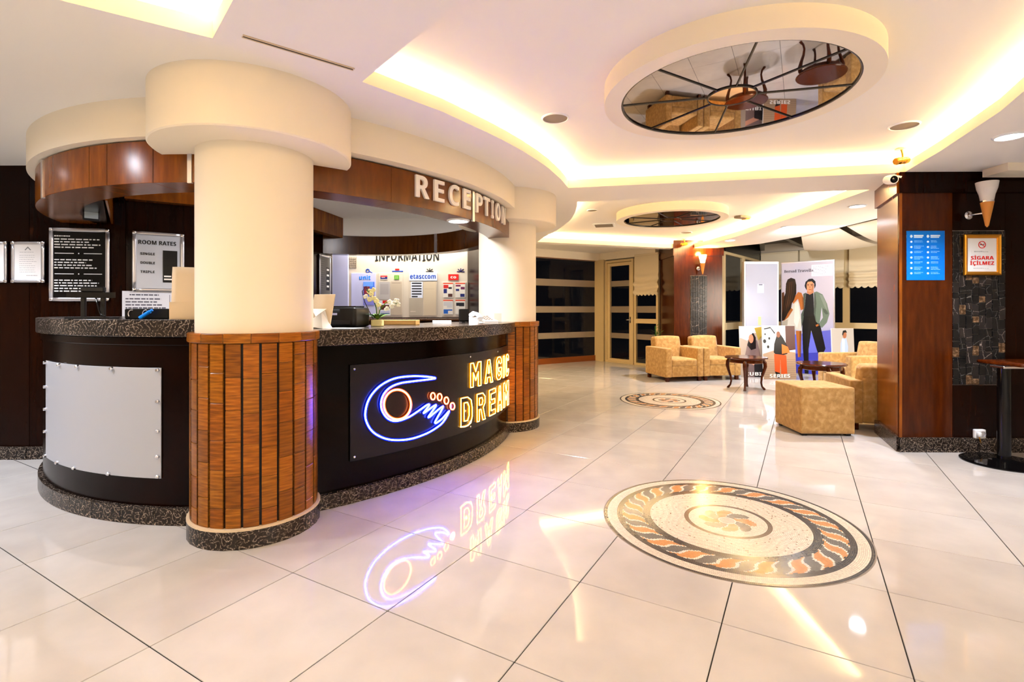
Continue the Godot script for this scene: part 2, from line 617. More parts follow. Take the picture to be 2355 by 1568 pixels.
func floor_and_mosaics():
	var fl := thing("floor", "glossy cream tiled lobby floor with thin dark joints", "floor", Vector3.ZERO, 0.0, "", "structure")
	var s := sh()
	s.prism(PackedVector2Array([Vector2(-7.2, -4.2), Vector2(8.5, -4.2), Vector2(8.5, 13), Vector2(-7.2, 13)]), -0.2, -0.0035)
	part(fl, "grout", s, M.grout)
	s = sh()
	s.box(Vector3(-0.2978, -0.01, -0.2978), Vector3(0.2978, 0, 0.2978), 0.0012)
	var mesh := s.done()
	var rest := Sh.new()
	var turn := Basis(Vector3.UP, -atan2(0.5005, 0.8657) + PI)
	var r := RandomNumberGenerator.new()
	r.seed = 5
	var near := []
	for i in range(-16, 26):
		for j in range(-14, 26):
			var c := tile_corner(i + 0.5, j + 0.5)
			if c.x < -7 or c.x > 8.3 or c.y < -4 or c.y > 12.9: continue
			var t := Transform3D(turn, p3(c, 0))
			var k := r.randi() % 3
			var seen := c.y > 1.2 and c.y < 10.6 and absf(c.x) < c.y * 1.03 + 0.55
			if c.x < 0 and c.y > 3.1 and c.distance_to(Vector2(-2.2, 5.2)) < 2.1: seen = false
			if c.y > 4.6 and c.x < -0.3: seen = false
			if c.x > 3.7 and c.y > 5.1 and c.x > c.y * 0.74: seen = false
			if seen: near.append([c.length(), t, k])
			else:
				rest.xf = t
				rest.quad(Vector3(-0.2978, 0, 0.2978), Vector3(0.2978, 0, 0.2978), Vector3(0.2978, 0, -0.2978), Vector3(-0.2978, 0, -0.2978))
	near.sort_custom(func(a, b): return a[0] < b[0])
	for n in near.size():
		if n < 298: piece(fl, "tile", mesh, M["tile_%d" % near[n][2]], near[n][1])
		else:
			rest.xf = near[n][1]
			rest.quad(Vector3(-0.2978, 0, 0.2978), Vector3(0.2978, 0, 0.2978), Vector3(0.2978, 0, -0.2978), Vector3(-0.2978, 0, -0.2978))
	part(fl, "more_tiles", rest, M.tile_0, "stuff")
	var m := mosaic()
	copy_of(m, "smaller round floor mosaic farther off, by the armchairs", Vector3(2.14, 0, -6.85), 0.9, 0.93)


func tessera_colour(q: float, a: float, r: RandomNumberGenerator) -> Color:
	var cream := Color(0.8, 0.71, 0.58)
	var dark := Color(0.045, 0.042, 0.045)
	var orange := Color(0.62, 0.27, 0.09)
	var grey := Color(0.13, 0.13, 0.125)
	var c := cream
	if q > 0.962: c = dark
	elif q > 0.945: c = cream
	elif q > 0.885: c = Color(0.74, 0.66, 0.54)
	elif q > 0.872: c = dark
	elif q > 0.64:
		var t := (q - 0.655) / 0.205
		var s := a / TAU * 40.0 + 2.3 * t + 0.34 * sin(TAU * t)
		var f := fposmod(s, 1.0)
		var edge := 0.06 + 0.07 * absf(sin(PI * s))
		if t < edge or t > 1.0 - edge: c = dark
		elif f < 0.2: c = Color(0.84, 0.78, 0.68)
		elif int(floor(s)) % 2 == 0: c = orange.lerp(Color(0.75, 0.42, 0.2), 0.8 * absf(f - 0.6))
		else: c = grey
	elif q > 0.615: c = dark
	elif q > 0.33:
		c = cream.lerp(Color(0.66, 0.55, 0.42), 0.55 * pow(absf(sin(q * 60.0 + 3.0 * sin(a * 5.0))), 4.0))
		if r.randf() < 0.02: c = Color(0.3, 0.2, 0.13)
	elif q > 0.295: c = dark.lerp(Color(0.3, 0.2, 0.12), 0.3)
	elif q > 0.235: c = cream
	else:
		var w := q / 0.235
		var petal := sin(4.0 * a + 3.5 * w)
		if w > 0.72 + 0.22 * absf(sin(4.0 * a + 3.5 * w)): c = cream
		elif w < 0.24: c = Color(0.7, 0.5, 0.42)
		elif w < 0.3: c = Color(0.84, 0.77, 0.68)
		elif petal > 0.18: c = orange.lerp(Color(0.7, 0.42, 0.25), 0.7 * absf(sin(w * 9.0)))
		elif petal > -0.12: c = Color(0.84, 0.77, 0.68)
		else: c = grey.lerp(Color(0.3, 0.26, 0.23), 0.5 * absf(sin(w * 11.0)))
	var k := r.randf_range(0.84, 1.1)
	return Color(minf(c.r * k, 0.9), minf(c.g * k, 0.9), minf(c.b * k, 0.9))

func mosaic() -> Node3D:
	var o := thing("floor_mosaic", "large round floor mosaic in front, with orange and grey wave border", "mosaic", Vector3(1.26, 0, -2.948))
	var R := 0.712
	var s := sh()
	s.lathe([Vector2(R, -0.004), Vector2(R, 0.0006), Vector2(0, 0.0006)], Vector3.ZERO, 96)
	part(o, "mortar_bed", s, M.mosaic_bed)
	var r := RandomNumberGenerator.new()
	r.seed = 9
	var step := 0.0082
	var bands := {"outer_border": [0.872, 1.0], "wave_border": [0.615, 0.872], "pale_field": [0.33, 0.615], "rosette": [0.0, 0.33]}
	for b in bands:
		var sb := sh()
		sb.tinted = true
		var ri: int = floori(bands[b][0] * R / step)
		var ro: int = floori(bands[b][1] * R / step)
		for k in range(ri, ro):
			var rad := (k + 0.5) * step
			var count := maxi(5, roundi(TAU * rad / (step * 1.05)))
			var off := r.randf() * TAU
			for i in count:
				var a := off + TAU * i / count
				sb.col = tessera_colour(rad / R, a, r)
				var da := (TAU / count) * 0.45
				var r0 := k * step + 0.0005
				var r1 := (k + 1) * step - 0.0005
				var y := 0.0016 + r.randf() * 0.0003
				sb.quad(Vector3(cos(a - da) * r1, y, -sin(a - da) * r1), Vector3(cos(a + da) * r1, y, -sin(a + da) * r1), Vector3(cos(a + da) * r0, y, -sin(a + da) * r0), Vector3(cos(a - da) * r0, y, -sin(a - da) * r0))
		part(o, b, sb, M.tesserae, "stuff")
	return o


const COFFER_A := [Vector2(-0.785, 2.636), Vector2(-0.596, 2.843), Vector2(-0.418, 3.037), Vector2(-0.298, 3.206), Vector2(-0.174, 3.379), Vector2(-0.054, 3.562), Vector2(0.08, 3.787), Vector2(0.2, 4.018), Vector2(0.311, 4.254), Vector2(0.448, 4.609), Vector2(0.553, 4.939), Vector2(1.602, 4.736), Vector2(3.412, 4.375), Vector2(3.225, 3.787), Vector2(3.1, 3.455), Vector2(2.939, 3.03), Vector2(2.798, 2.752), Vector2(2.3, 1.5), Vector2(1.9, 0.6), Vector2(1.45, 0.35), Vector2(0.9, 0.64)]
const COFFER_B := [Vector2(0.725, 5.578), Vector2(0.759, 5.913), Vector2(0.778, 6.234), Vector2(0.783, 6.687), Vector2(0.743, 7.137), Vector2(0.652, 7.737), Vector2(0.527, 8.295), Vector2(0.449, 8.883), Vector2(2.991, 9.763), Vector2(3.53, 9.903), Vector2(3.673, 8.295), Vector2(3.668, 7.326), Vector2(3.627, 6.15), Vector2(3.561, 5.011)]
const COFFER_C := [Vector2(-1.317, 2.213), Vector2(-3.42, 0.87), Vector2(-2.09, -0.63), Vector2(0.01, 0.71)]
const CEILING_EDGE := [Vector2(-7, -4), Vector2(7, -4), Vector2(7, 5.3), Vector2(4.8, 5.6), Vector2(4.78, 7.326), Vector2(4.727, 8.246), Vector2(4.501, 9.178), Vector2(3.93, 9.85)]

func slab_with_holes(outer: PackedVector2Array, holes: Array, cuts: Array) -> Array:
	var pieces := []
	for k in cuts.size() - 1:
		var strip := PackedVector2Array([Vector2(cuts[k], -9), Vector2(cuts[k + 1], -9), Vector2(cuts[k + 1], 20), Vector2(cuts[k], 20)])
		for p in Geometry2D.intersect_polygons(outer, strip):
			var todo := [p]
			for h in holes:
				var next := []
				for t in todo: next.append_array(Geometry2D.clip_polygons(t, h))
				todo = next
			pieces.append_array(todo)
	return pieces

func ceiling_and_coves():
	var ce := thing("ceiling", "plaster ceiling with three glowing recessed coffers", "ceiling", Vector3.ZERO, 0.0, "", "structure")
	var holes := [PackedVector2Array(COFFER_A), PackedVector2Array(COFFER_B), PackedVector2Array(COFFER_C)]
	var soffit := PackedVector2Array(CEILING_EDGE)
	soffit.append_array(PackedVector2Array([Vector2(3.62, 10.1), Vector2(2.93, 9.97), Vector2(0.33, 9.07), Vector2(-0.3, 8.9), Vector2(-7, 7.6)]))
	var s := sh()
	for p in slab_with_holes(soffit, holes, [-8.0, -1.4, 1.6, 2.2, 8.0]):
		s.cap(p, SOFFIT, false)
		s.cap(p, LIP, true)
	s.wall(soffit, SOFFIT, LIP, true)
	part(ce, "soffit", s, M.ceiling_paint)
	for h in holes:
		s = sh()
		var rim: PackedVector2Array = h.duplicate()
		if not Geometry2D.is_polygon_clockwise(rim): rim.reverse()
		s.wall(rim, SOFFIT, LIP, true)
		part(ce, "coffer_lip", s, M.cream_paint)
		# the upstand at the back of the light trough
		s = sh()
		var back: PackedVector2Array = Geometry2D.offset_polygon(rim, 0.17, Geometry2D.JOIN_MITER)[0]
		if not Geometry2D.is_polygon_clockwise(back): back.reverse()
		s.wall(back, LIP, COFFER, true)
		part(ce, "trough_back", s, M.white_paint)
	var upper := PackedVector2Array(CEILING_EDGE)
	upper.append_array(PackedVector2Array([Vector2(4.1, 10.0), Vector2(3.2, 10.8), Vector2(2.2, 12.6), Vector2(-2.6, 10.0), Vector2(-7, 7.6)]))
	s = sh()
	s.prism(upper, COFFER, COFFER + 0.15)
	part(ce, "coffer_ceiling", s, M.ceiling_paint)
	# lamps in the troughs: a glowing strip on the ledge and a long lamp of the same size over it
	var led := thing("cove_light", "warm light strips hidden on the ledges of the ceiling coffers", "cove light", Vector3(0, LIP, 0), 0.0, "", "", false)
	var power := [1.05, 2.7, 1.0]
	for n in 3:
		var rim: PackedVector2Array = holes[n]
		var mid: PackedVector2Array = Geometry2D.offset_polygon(rim, 0.07, Geometry2D.JOIN_MITER)[0]
		s = sh()
		var k := mid.size()
		for i in k:
			var half := (mid[i] + mid[(i + 1) % k]) * 0.5
			if n == 0 and half.x < 0.95 and half.y < 2.5: continue      # the near left edge of the front coffer is unlit
			var dim := 0.3 if n == 1 and half.x < 3.3 and (half.y < 5.9 or half.x < 0.9 and half.y < 8.8) else 1.0     # weaker along the near edges of the second
			s.tube([p3(mid[i], LIP + 0.007), p3(mid[(i + 1) % k], LIP + 0.007)], 0.006, 6)
			area_lamp("cove_lamp", mid[i], mid[(i + 1) % k], LIP + 0.016, 0.03, COVE, COVE_POWER * power[n] * dim)
		part(led, "light_strip", s, M.cove_strip)

const COVE_POWER := 1.3

# broad unseen panels added as fill light for the hall, the office and the passage
func fill_panel(label: String, c: Vector2, y: float, w: float, l: float, turn: float, tint: Color, energy: float):
	var o := thing("added_fill_panel", label, "added fill light", p3(c, y), turn, "added fill panels")
	var s := sh()
	s.box(Vector3(-w / 2, -0.012, -l / 2), Vector3(w / 2, 0.0, l / 2), 0.003)
	part(o, "frame", s, M.white)
	s = sh()
	s.box(Vector3(-w / 2 + 0.02, -0.016, -l / 2 + 0.02), Vector3(w / 2 - 0.02, -0.01, l / 2 - 0.02), 0.001)
	part(o, "diffuser", s, M.fill_glow)
	var a := AreaLight3D.new()
	a.name = "added_fill_panel_lamp"
	a.area_size = Vector2(w - 0.04, l - 0.04)
	a.transform = Transform3D(Basis(Vector3.UP, turn) * Basis(Vector3.RIGHT, -PI / 2), p3(c, y - 0.02))
	a.light_color = tint
	a.light_energy = energy
	a.area_range = 12.0
	a.shadow_enabled = true
	add_child(a, true)

func added_lamps():
	var warm := Color(1.0, 0.95, 0.87)
	fill_panel("added fill light panel in the hall behind the camera, left one", Vector2(-2.6, -1.6), SOFFIT, 1.2, 1.2, 0.0, warm, 2.4)
	fill_panel("added fill light panel in the hall behind the camera, middle one", Vector2(0.6, -1.9), SOFFIT, 1.2, 1.2, 0.0, warm, 2.4)
	fill_panel("added fill light panel in the hall behind the camera, right one", Vector2(3.6, -1.2), SOFFIT, 1.2, 1.2, 0.0, warm, 2.4)
	fill_panel("added fill light panel hidden behind the far ring, over the information board", Vector2(-1.45, 7.04), SOFFIT, 1.7, 0.3, 0.0, Color(1.0, 0.97, 0.92), 1.7)
	fill_panel("added fill light panel hidden behind the front ring, over the desk", Vector2(-1.1, 4.2), SOFFIT, 0.8, 0.3, -0.7, Color(0.97, 0.97, 1.0), 3.0)
	fill_panel("added fill light panel in the passage ceiling, behind the far round column", Vector2(-0.6, 9.4), COFFER, 0.5, 0.4, 0.0, COVE, 5.0)
	var o := thing("added_wall_fill", "added fill light panel on the wall behind the right pillar, facing the bay", "wall light", Vector3(6.3, 1.5, -5.3))  # added fill light for the bay, out of view behind the pillar
	var s := sh()
	s.box(Vector3(-0.95, -0.55, -0.02), Vector3(0.95, 0.55, 0.02), 0.003)
	part(o, "frame", s, M.white)
	s = sh()
	s.box(Vector3(-0.92, -0.52, -0.025), Vector3(0.92, 0.52, -0.015), 0.001)
	part(o, "diffuser", s, M.fill_glow)
	var a := AreaLight3D.new()
	a.name = "added_wall_fill_lamp"
	a.area_size = Vector2(1.84, 1.04)
	a.position = Vector3(6.3, 1.5, -5.335)
	a.light_color = warm
	a.light_energy = 5.0
	a.area_range = 12.0
	a.shadow_enabled = true
	add_child(a, true)


# ---------------------------------------------------------------- walls round the front office

const WALL_PATH := [Vector2(-7, 4.19), Vector2(-4.0, 4.17), Vector2(-3.3, 4.3), Vector2(-2.85, 4.6), Vector2(-2.55, 5.15), Vector2(-2.43, 5.9), Vector2(-2.43, 6.8), Vector2(-2.62, 7.25)]

func wall_board(a: Vector2, b: Vector2, y0: float, y1: float, t: float, s: Sh):
	var n := (b - a).normalized().orthogonal() * t
	s.prism(PackedVector2Array([a, b, b + n, a + n]), y0, y1)

# axes on an upright face from p to q: x along it, z towards the room
func on_wall(p: Vector3, q: Vector3) -> Transform3D:
	var x := Vector3(q.x - p.x, 0, q.z - p.z).normalized()
	return Transform3D(Basis(x, Vector3.UP, x.cross(Vector3.UP)), p)

func walls():
	var w := thing("wall_left", "dark mahogany panelled wall behind the reception desk", "wall", Vector3.ZERO, 0.0, "", "structure")
	for i in WALL_PATH.size() - 1:
		var a: Vector2 = WALL_PATH[i]
		var b: Vector2 = WALL_PATH[i + 1]
		var n := maxi(1, roundi(a.distance_to(b) / 0.62))
		for k in n:
			var p := a.lerp(b, float(k) / n)
			var q := a.lerp(b, float(k + 1) / n)
			var g := (q - p).normalized() * 0.002
			var s := sh()
			wall_board(p + g, q - g, 0.1, SOFFIT, -0.04, s)
			part(w, "panel", s, M.wood_dark)
			if i < 4 and p.x > -5.5:
				s = sh()
				var o := (q - p).normalized().orthogonal()
				wall_board(p - o * 0.02 + g * 0.5, q - o * 0.02 - g * 0.5, 0, 0.102, 0.05, s)
				part(w, "skirting_stone", s, M.granite)
	# paler valance along the top of the wall, inside the ring
	var val := thing("trim_1", "paler brown wooden valance along the top of the office wall", "trim", Vector3.ZERO, 0.0, "", "structure")
	var path := [Vector2(-3.25, 4.22), Vector2(-2.8, 4.5), Vector2(-2.46, 5.1), Vector2(-2.31, 5.9), Vector2(-2.2, 6.62)]
	for i in 4:
		var s := sh()
		wall_board(path[i], path[i + 1], 2.17, SOFFIT - 0.002, -0.1, s)
		part(val, "valance_board", s, M.wood_panel)
	var back := thing("wall_office", "cream wall behind the reception with an information board", "wall", Vector3.ZERO, 0.0, "", "structure")
	var s := sh()
	wall_board(Vector2(-2.75, 7.3), Vector2(-0.5, 7.3), 0, SOFFIT, -0.1, s)
	part(back, "wall_face", s, M.wood_dark)
	back = thing("wall_side", "dark side wall between the office and the far column", "wall", Vector3.ZERO, 0.0, "", "structure")
	s = sh()
	wall_board(Vector2(-0.55, 7.3), Vector2(-0.2, 6.3), 0, SOFFIT, 0.1, s)
	wall_board(Vector2(-0.2, 6.3), Vector2(-0.05, 5.55), 0, SOFFIT, 0.1, s)
	part(back, "side_wall", s, M.wood_dark)
	# shell of the lobby behind and beside the camera
	var shell := thing("wall_back", "pale plaster walls closing the lobby behind the camera", "wall", Vector3.ZERO, 0.0, "", "structure")
	s = sh()
	s.box(Vector3(-7.2, 0, 3.95), Vector3(7.2, 2.75, 4.15))
	s.box(Vector3(-7.2, 0, -7.6), Vector3(-7.0, 2.75, 4))
	s.box(Vector3(7.0, 0, -5.6), Vector3(7.2, 2.75, 4))
	part(shell, "wall_face", s, M.wall_paint)


# ---------------------------------------------------------------- the two round columns

func columns():
	for n in 2:
		var c: Vector2 = [COL_1, COL_2][n]
		var o := thing("column", ["front round cream column with wood cladding and a wide drum at its top", "round cream column at the far end of the reception desk"][n], "column", p3(c, 0), 0.0, "", "structure")
		var s := sh()
		s.lathe([Vector2(0.306, 1.06), Vector2(0.306, 2.125)], Vector3.ZERO, 96)
		part(o, "shaft", s, M.cream_paint)
		s = sh()
		s.lathe([Vector2(0.3, 2.12), Vector2(0.515, 2.12), Vector2(0.522, 2.127), Vector2(0.522, SOFFIT)], Vector3.ZERO, 96)
		part(o, "drum", s, M.cream_paint)
		s = sh()
		s.lathe([Vector2(0.318, 0.08), Vector2(0.318, 1.07), Vector2(0.3, 1.07)], Vector3.ZERO, 64)
		part(o, "core", s, M.black)
		# band of short wood pieces under the shaft
		var bm := []
		for k in 16:
			s = sh()
			s.bow(Vector2.ZERO, 0.3, 0.342, TAU * k / 16 + 0.003, TAU * (k + 1) / 16 - 0.003, 1.062, 1.112, 5, 0.004)
			part(o, "band_block", s, M["strip_%d" % (k * 7 % 4)])
		# upright strips, each of blocks with staggered joints
		var strips := 24
		for k in strips:
			var a0 := TAU * k / strips + 0.019
			var a1 := TAU * (k + 1) / strips - 0.019
			var mid := (a0 + a1) * 0.5
			var facing := Vector2(cos(mid), sin(mid)).dot(-c.normalized())
			if facing < -0.15: continue
			var y := 0.105
			var r := RandomNumberGenerator.new()
			r.seed = k * 31 + n
			var h := r.randf_range(0.05, 0.19)
			while y < 1.06:
				var y1 := minf(y + h, 1.06)
				if y1 > 1.02: y1 = 1.06
				s = sh()
				s.bow(Vector2.ZERO, 0.312, 0.33, a0, a1, y + 0.0006, y1 - 0.0006, 4, 0.0028)
				part(o, "wood_block", s, M["strip_%d" % (r.randi() % 4)])
				y = y1
				h = r.randf_range(0.15, 0.2)
		s = sh()
		s.lathe([Vector2(0.345, 0.094), Vector2(0.345, 0.106), Vector2(0.31, 0.106)], Vector3.ZERO, 64)
		part(o, "pale_bead", s, M.ivory)
		for k in 14:
			s = sh()
			s.bow(Vector2.ZERO, 0.3, 0.345, TAU * k / 14 + 0.002, TAU * (k + 1) / 14 - 0.002, 0, 0.096, 2, 0.001)
			part(o, "skirting_stone", s, M.granite)


# ---------------------------------------------------------------- desk, worktops, ring above

func reception():
	# left section
	var al := bow_angle(440, C_L, 2.027)
	var d := thing("reception_desk", "dark curved desk section left of the front column, with a steel sheet on it", "desk", Vector3.ZERO, 0.0, "reception desk sections")
	var s := sh()
	s.bow(C_L, 1.55, 2.0, -2.782, al, 0.09, 1.08, 48)
	part(d, "desk_body", s, M.wood_desk)
	s = sh()
	s.bow(C_L, 1.98, 2.012, -2.782, al, 1.03, 1.078, 48, 0.004)
	part(d, "moulding", s, M.wood_desk)
	var k := 11
	for i in k:
		s = sh()
		s.bow(C_L, 1.9, 2.027, lerpf(-2.782, al, float(i) / k) + 0.001, lerpf(-2.782, al, float(i + 1) / k) - 0.001, 0, 0.1, 5, 0.002)
		part(d, "skirting_stone", s, M.granite)
	var top := thing("granite_worktop", "granite worktop of the left desk section, with a mottled front edge", "worktop", Vector3.ZERO, 0.0, "granite worktops")
	s = sh()
	s.bow(C_L, 1.5, 2.038, -2.782, bow_angle(446, C_L, 2.038), 1.08, 1.18, 48, 0.004)
	part(top, "slab", s, M.granite)
	# steel sheet with its screws
	var steel := thing("steel_sheet", "brushed steel sheet screwed to the left desk front", "metal sheet", Vector3.ZERO)
	var a0 := bow_angle(107, C_L, 2.004)
	var a1 := bow_angle(371.5, C_L, 2.004)
	s = sh()
	s.bow(C_L, 2.003, 2.008, a0, a1, 0.262, 0.9, 32, 0.001)
	part(steel, "sheet", s, M.steel)
	for q: Array in [[0, 0.02], [0, 0.27], [0, 0.5], [0, 0.73], [0, 0.98], [1, 0.98], [1, 0.7], [1, 0.43], [1, 0.2], [1, 0.02], [0.25, 0.985], [0.45, 0.985], [0.72, 0.985], [0.22, 0.015], [0.42, 0.015], [0.7, 0.015]]:
		var a: float = lerpf(a0 + 0.008, a1 - 0.008, q[0])
		var m := arc_pt(C_L, 2.008, a)
		s = Sh.new(Transform3D(Basis(Vector3(-sin(a), 0, -cos(a)), Vector3(cos(a), 0, -sin(a)), Vector3(0, -1, 0)), p3(m, lerpf(0.262, 0.9, q[1]))))
		s.lathe([Vector2(0.011, 0), Vector2(0.011, 0.012), Vector2(0.007, 0.017), Vector2(0, 0.017)], Vector3.ZERO, 10)
		part(steel, "screw", s, M.chrome)
	# right section
	var ar := bow_angle(736, C_R, 2.78)
	d = thing("reception_desk", "black curved desk section between the two columns, under the neon sign", "desk", Vector3.ZERO, 0.0, "reception desk sections")
	s = sh()
	s.bow(C_R, 2.3, 2.777, ar - 0.04, -0.122, 0.08, 1.015, 64)
	part(d, "desk_body", s, M.black_desk)
	for i in 12:
		s = sh()
		s.bow(C_R, 2.6, 2.812, lerpf(ar - 0.03, -0.122, i / 12.0) + 0.0008, lerpf(ar - 0.03, -0.122, (i + 1) / 12.0) - 0.0008, 0, 0.09, 5, 0.002)
		part(d, "skirting_stone", s, M.granite)
	top = thing("granite_worktop", "long granite worktop between the columns, above the neon sign", "worktop", Vector3.ZERO, 0.0, "granite worktops")
	s = sh()
	s.bow(C_R, 2.1, 2.87, ar - 0.04, -0.13, 1.015, 1.112, 64, 0.004)
	part(top, "slab", s, M.granite)

	# the ring overhead: cream drum over a wooden fascia, with the name on it
	var ring := thing("reception_canopy", "curved overhead canopy of wood fascia under a cream drum", "canopy", Vector3.ZERO, 0.0, "", "structure")
	var la := bow_angle(445, C_L, 2.05)
	var ra := bow_angle(714, C_R, 2.86)
	var re := bow_angle(1174, C_R, 2.8)
	s = sh()
	s.bow(C_L, 1.75, 2.085, -2.785, la, 2.21, SOFFIT, 48)
	part(ring, "cream_drum", s, M.cream_paint)
	s = sh()
	s.bow(C_R, 2.5, 2.885, ra - 0.1, -0.08, 2.215, SOFFIT, 64)
	part(ring, "cream_drum", s, M.cream_paint)
	var seams := [-2.785, bow_angle(98, C_L, 2.04), bow_angle(205, C_L, 2.04), bow_angle(246, C_L, 2.04), bow_angle(352, C_L, 2.04), la]
	for i in 5:
		s = sh()
		s.bow(C_L, 1.8, 2.04, seams[i] + 0.0008, seams[i + 1] - 0.0008, 1.96, 2.2, 12, 0.002)
		part(ring, "fascia_panel", s, M.wood_panel)
	seams = [ra - 0.1, bow_angle(900, C_R, 2.8), bow_angle(1088, C_R, 2.8), re]
	for i in 3:
		s = sh()
		s.bow(C_R, 2.58, 2.8, seams[i] + 0.0005, seams[i + 1] - 0.0005, 1.965, 2.205, 20, 0.002)
		part(ring, "fascia_panel", s, M.wood_fascia)
	for t: Array in [[C_L, 2.04, bow_angle(98, C_L, 2.04)], [C_L, 2.04, bow_angle(437, C_L, 2.04)], [C_R, 2.8, bow_angle(1088, C_R, 2.8)]]:
		s = sh()
		s.bow(t[0], t[1] - 0.01, t[1] + 0.007, t[2] - 0.006, t[2] + 0.006, 1.955, 2.2, 2)
		part(ring, "metal_strip", s, M.alu)
	s = sh()
	s.bow(C_R, 2.55, 2.81, re, re + 0.012, 1.95, 2.215, 2)
	part(ring, "end_plate", s, M.black)
	# closing block at the left, down to the wall
	s = sh()
	var lid := arc_path(C_L, 1.9, -2.785, -2.09, 10)
	lid.append(Vector2(-2.72, 3.35))
	lid.append(Vector2(-3.42, 4.25))
	s.prism(lid, 1.961, 2.19)
	part(ring, "end_block", s, M.wood_dark)
	s = sh()
	wall_board(Vector2(-3.40, 4.27), Vector2(-2.71, 3.35), 1.964, 2.19, -0.012, s)
	part(ring, "end_face", s, M.wood_panel)
	# small framed mirror hung inside the closing block
	var mi := thing("hanging_mirror", "small tilted mirror in a dark frame under the left end of the canopy", "mirror")
	var mp := px(210, 484, 3.75)
	mi.position = mp
	mi.rotation.y = 0.75
	s = sh()
	s.box(Vector3(-0.05, -0.075, -0.015), Vector3(0.05, 0.065, 0.0), 0.006)
	part(mi, "frame", s, M.charcoal)
	s = sh()
	s.box(Vector3(-0.04, -0.06, 0.0), Vector3(0.04, 0.055, 0.003), 0.001)
	part(mi, "glass", s, M.pale_mirror)
	here = Transform3D()
	# far half of the ring
	var cb := Vector2(-1.75, 5.2)
	s = sh()
	s.bow(cb, 1.45, 1.6, 0.15, 2.25, 2.2, SOFFIT, 40)
	part(ring, "inner_drum", s, M.white_paint)
	for i in 4:
		s = sh()
		s.bow(cb, 1.44, 1.6, [0.15, 0.55, 1.2, 1.75][i] + 0.0008, [0.55, 1.2, 1.75, 2.25][i] - 0.0008, 1.96, 2.2, 12, 0.002)
		part(ring, "inner_fascia", s, M.wood)
	s = sh()
	s.bow(cb, 1.43, 1.45, 1.0 - 0.012, 1.0 + 0.012, 1.955, 2.2, 2)
	part(ring, "metal_strip", s, M.alu)

	# name on the fascia
	var sign_ := thing("reception_sign", "raised white letters RECEPTION on the curved wooden fascia", "sign", Vector3.ZERO)
	var us := [967, 1007, 1042, 1071, 1099, 1117.5, 1131, 1143, 1156]
	var ws := [0.125, 0.105, 0.118, 0.1, 0.105, 0.11, 0.035, 0.12, 0.11]
	for i in 9:
		var a := bow_angle(us[i], C_R, 2.802)
		var m := arc_pt(C_R, 2.806, a)
		var x := Vector3(-sin(a), 0, -cos(a))
		var basis_ := Basis(x, Vector3.UP, x.cross(Vector3.UP))
		lettering(sign_, "letter", "RECEPTION"[i], 0.155, 0.02, M.letter_white, Transform3D(basis_, p3(m, 2.108 + 0.001 * i) + Vector3(0, 0, 0)), ws[i])


# ---------------------------------------------------------------- neon sign on the desk front

func tube_on_bow(pixels: Array, r: float, closed := false) -> Array:
	var c := Curve3D.new()
	var n := pixels.size()
	var pts := []
	for p: Vector2 in pixels: pts.append(on_bow(p.x, p.y, C_R, r))
	for i in (n + 1 if closed else n):
		var a: Vector3 = pts[(i - 1 + n) % n] if closed or i > 0 else pts[i]
		var b: Vector3 = pts[(i + 1) % n] if closed or i < n - 1 else pts[i]
		var t := (b - a) / 6.0
		c.add_point(pts[i % n], -t, t)
	c.bake_interval = 0.008
	return Array(c.get_baked_points())

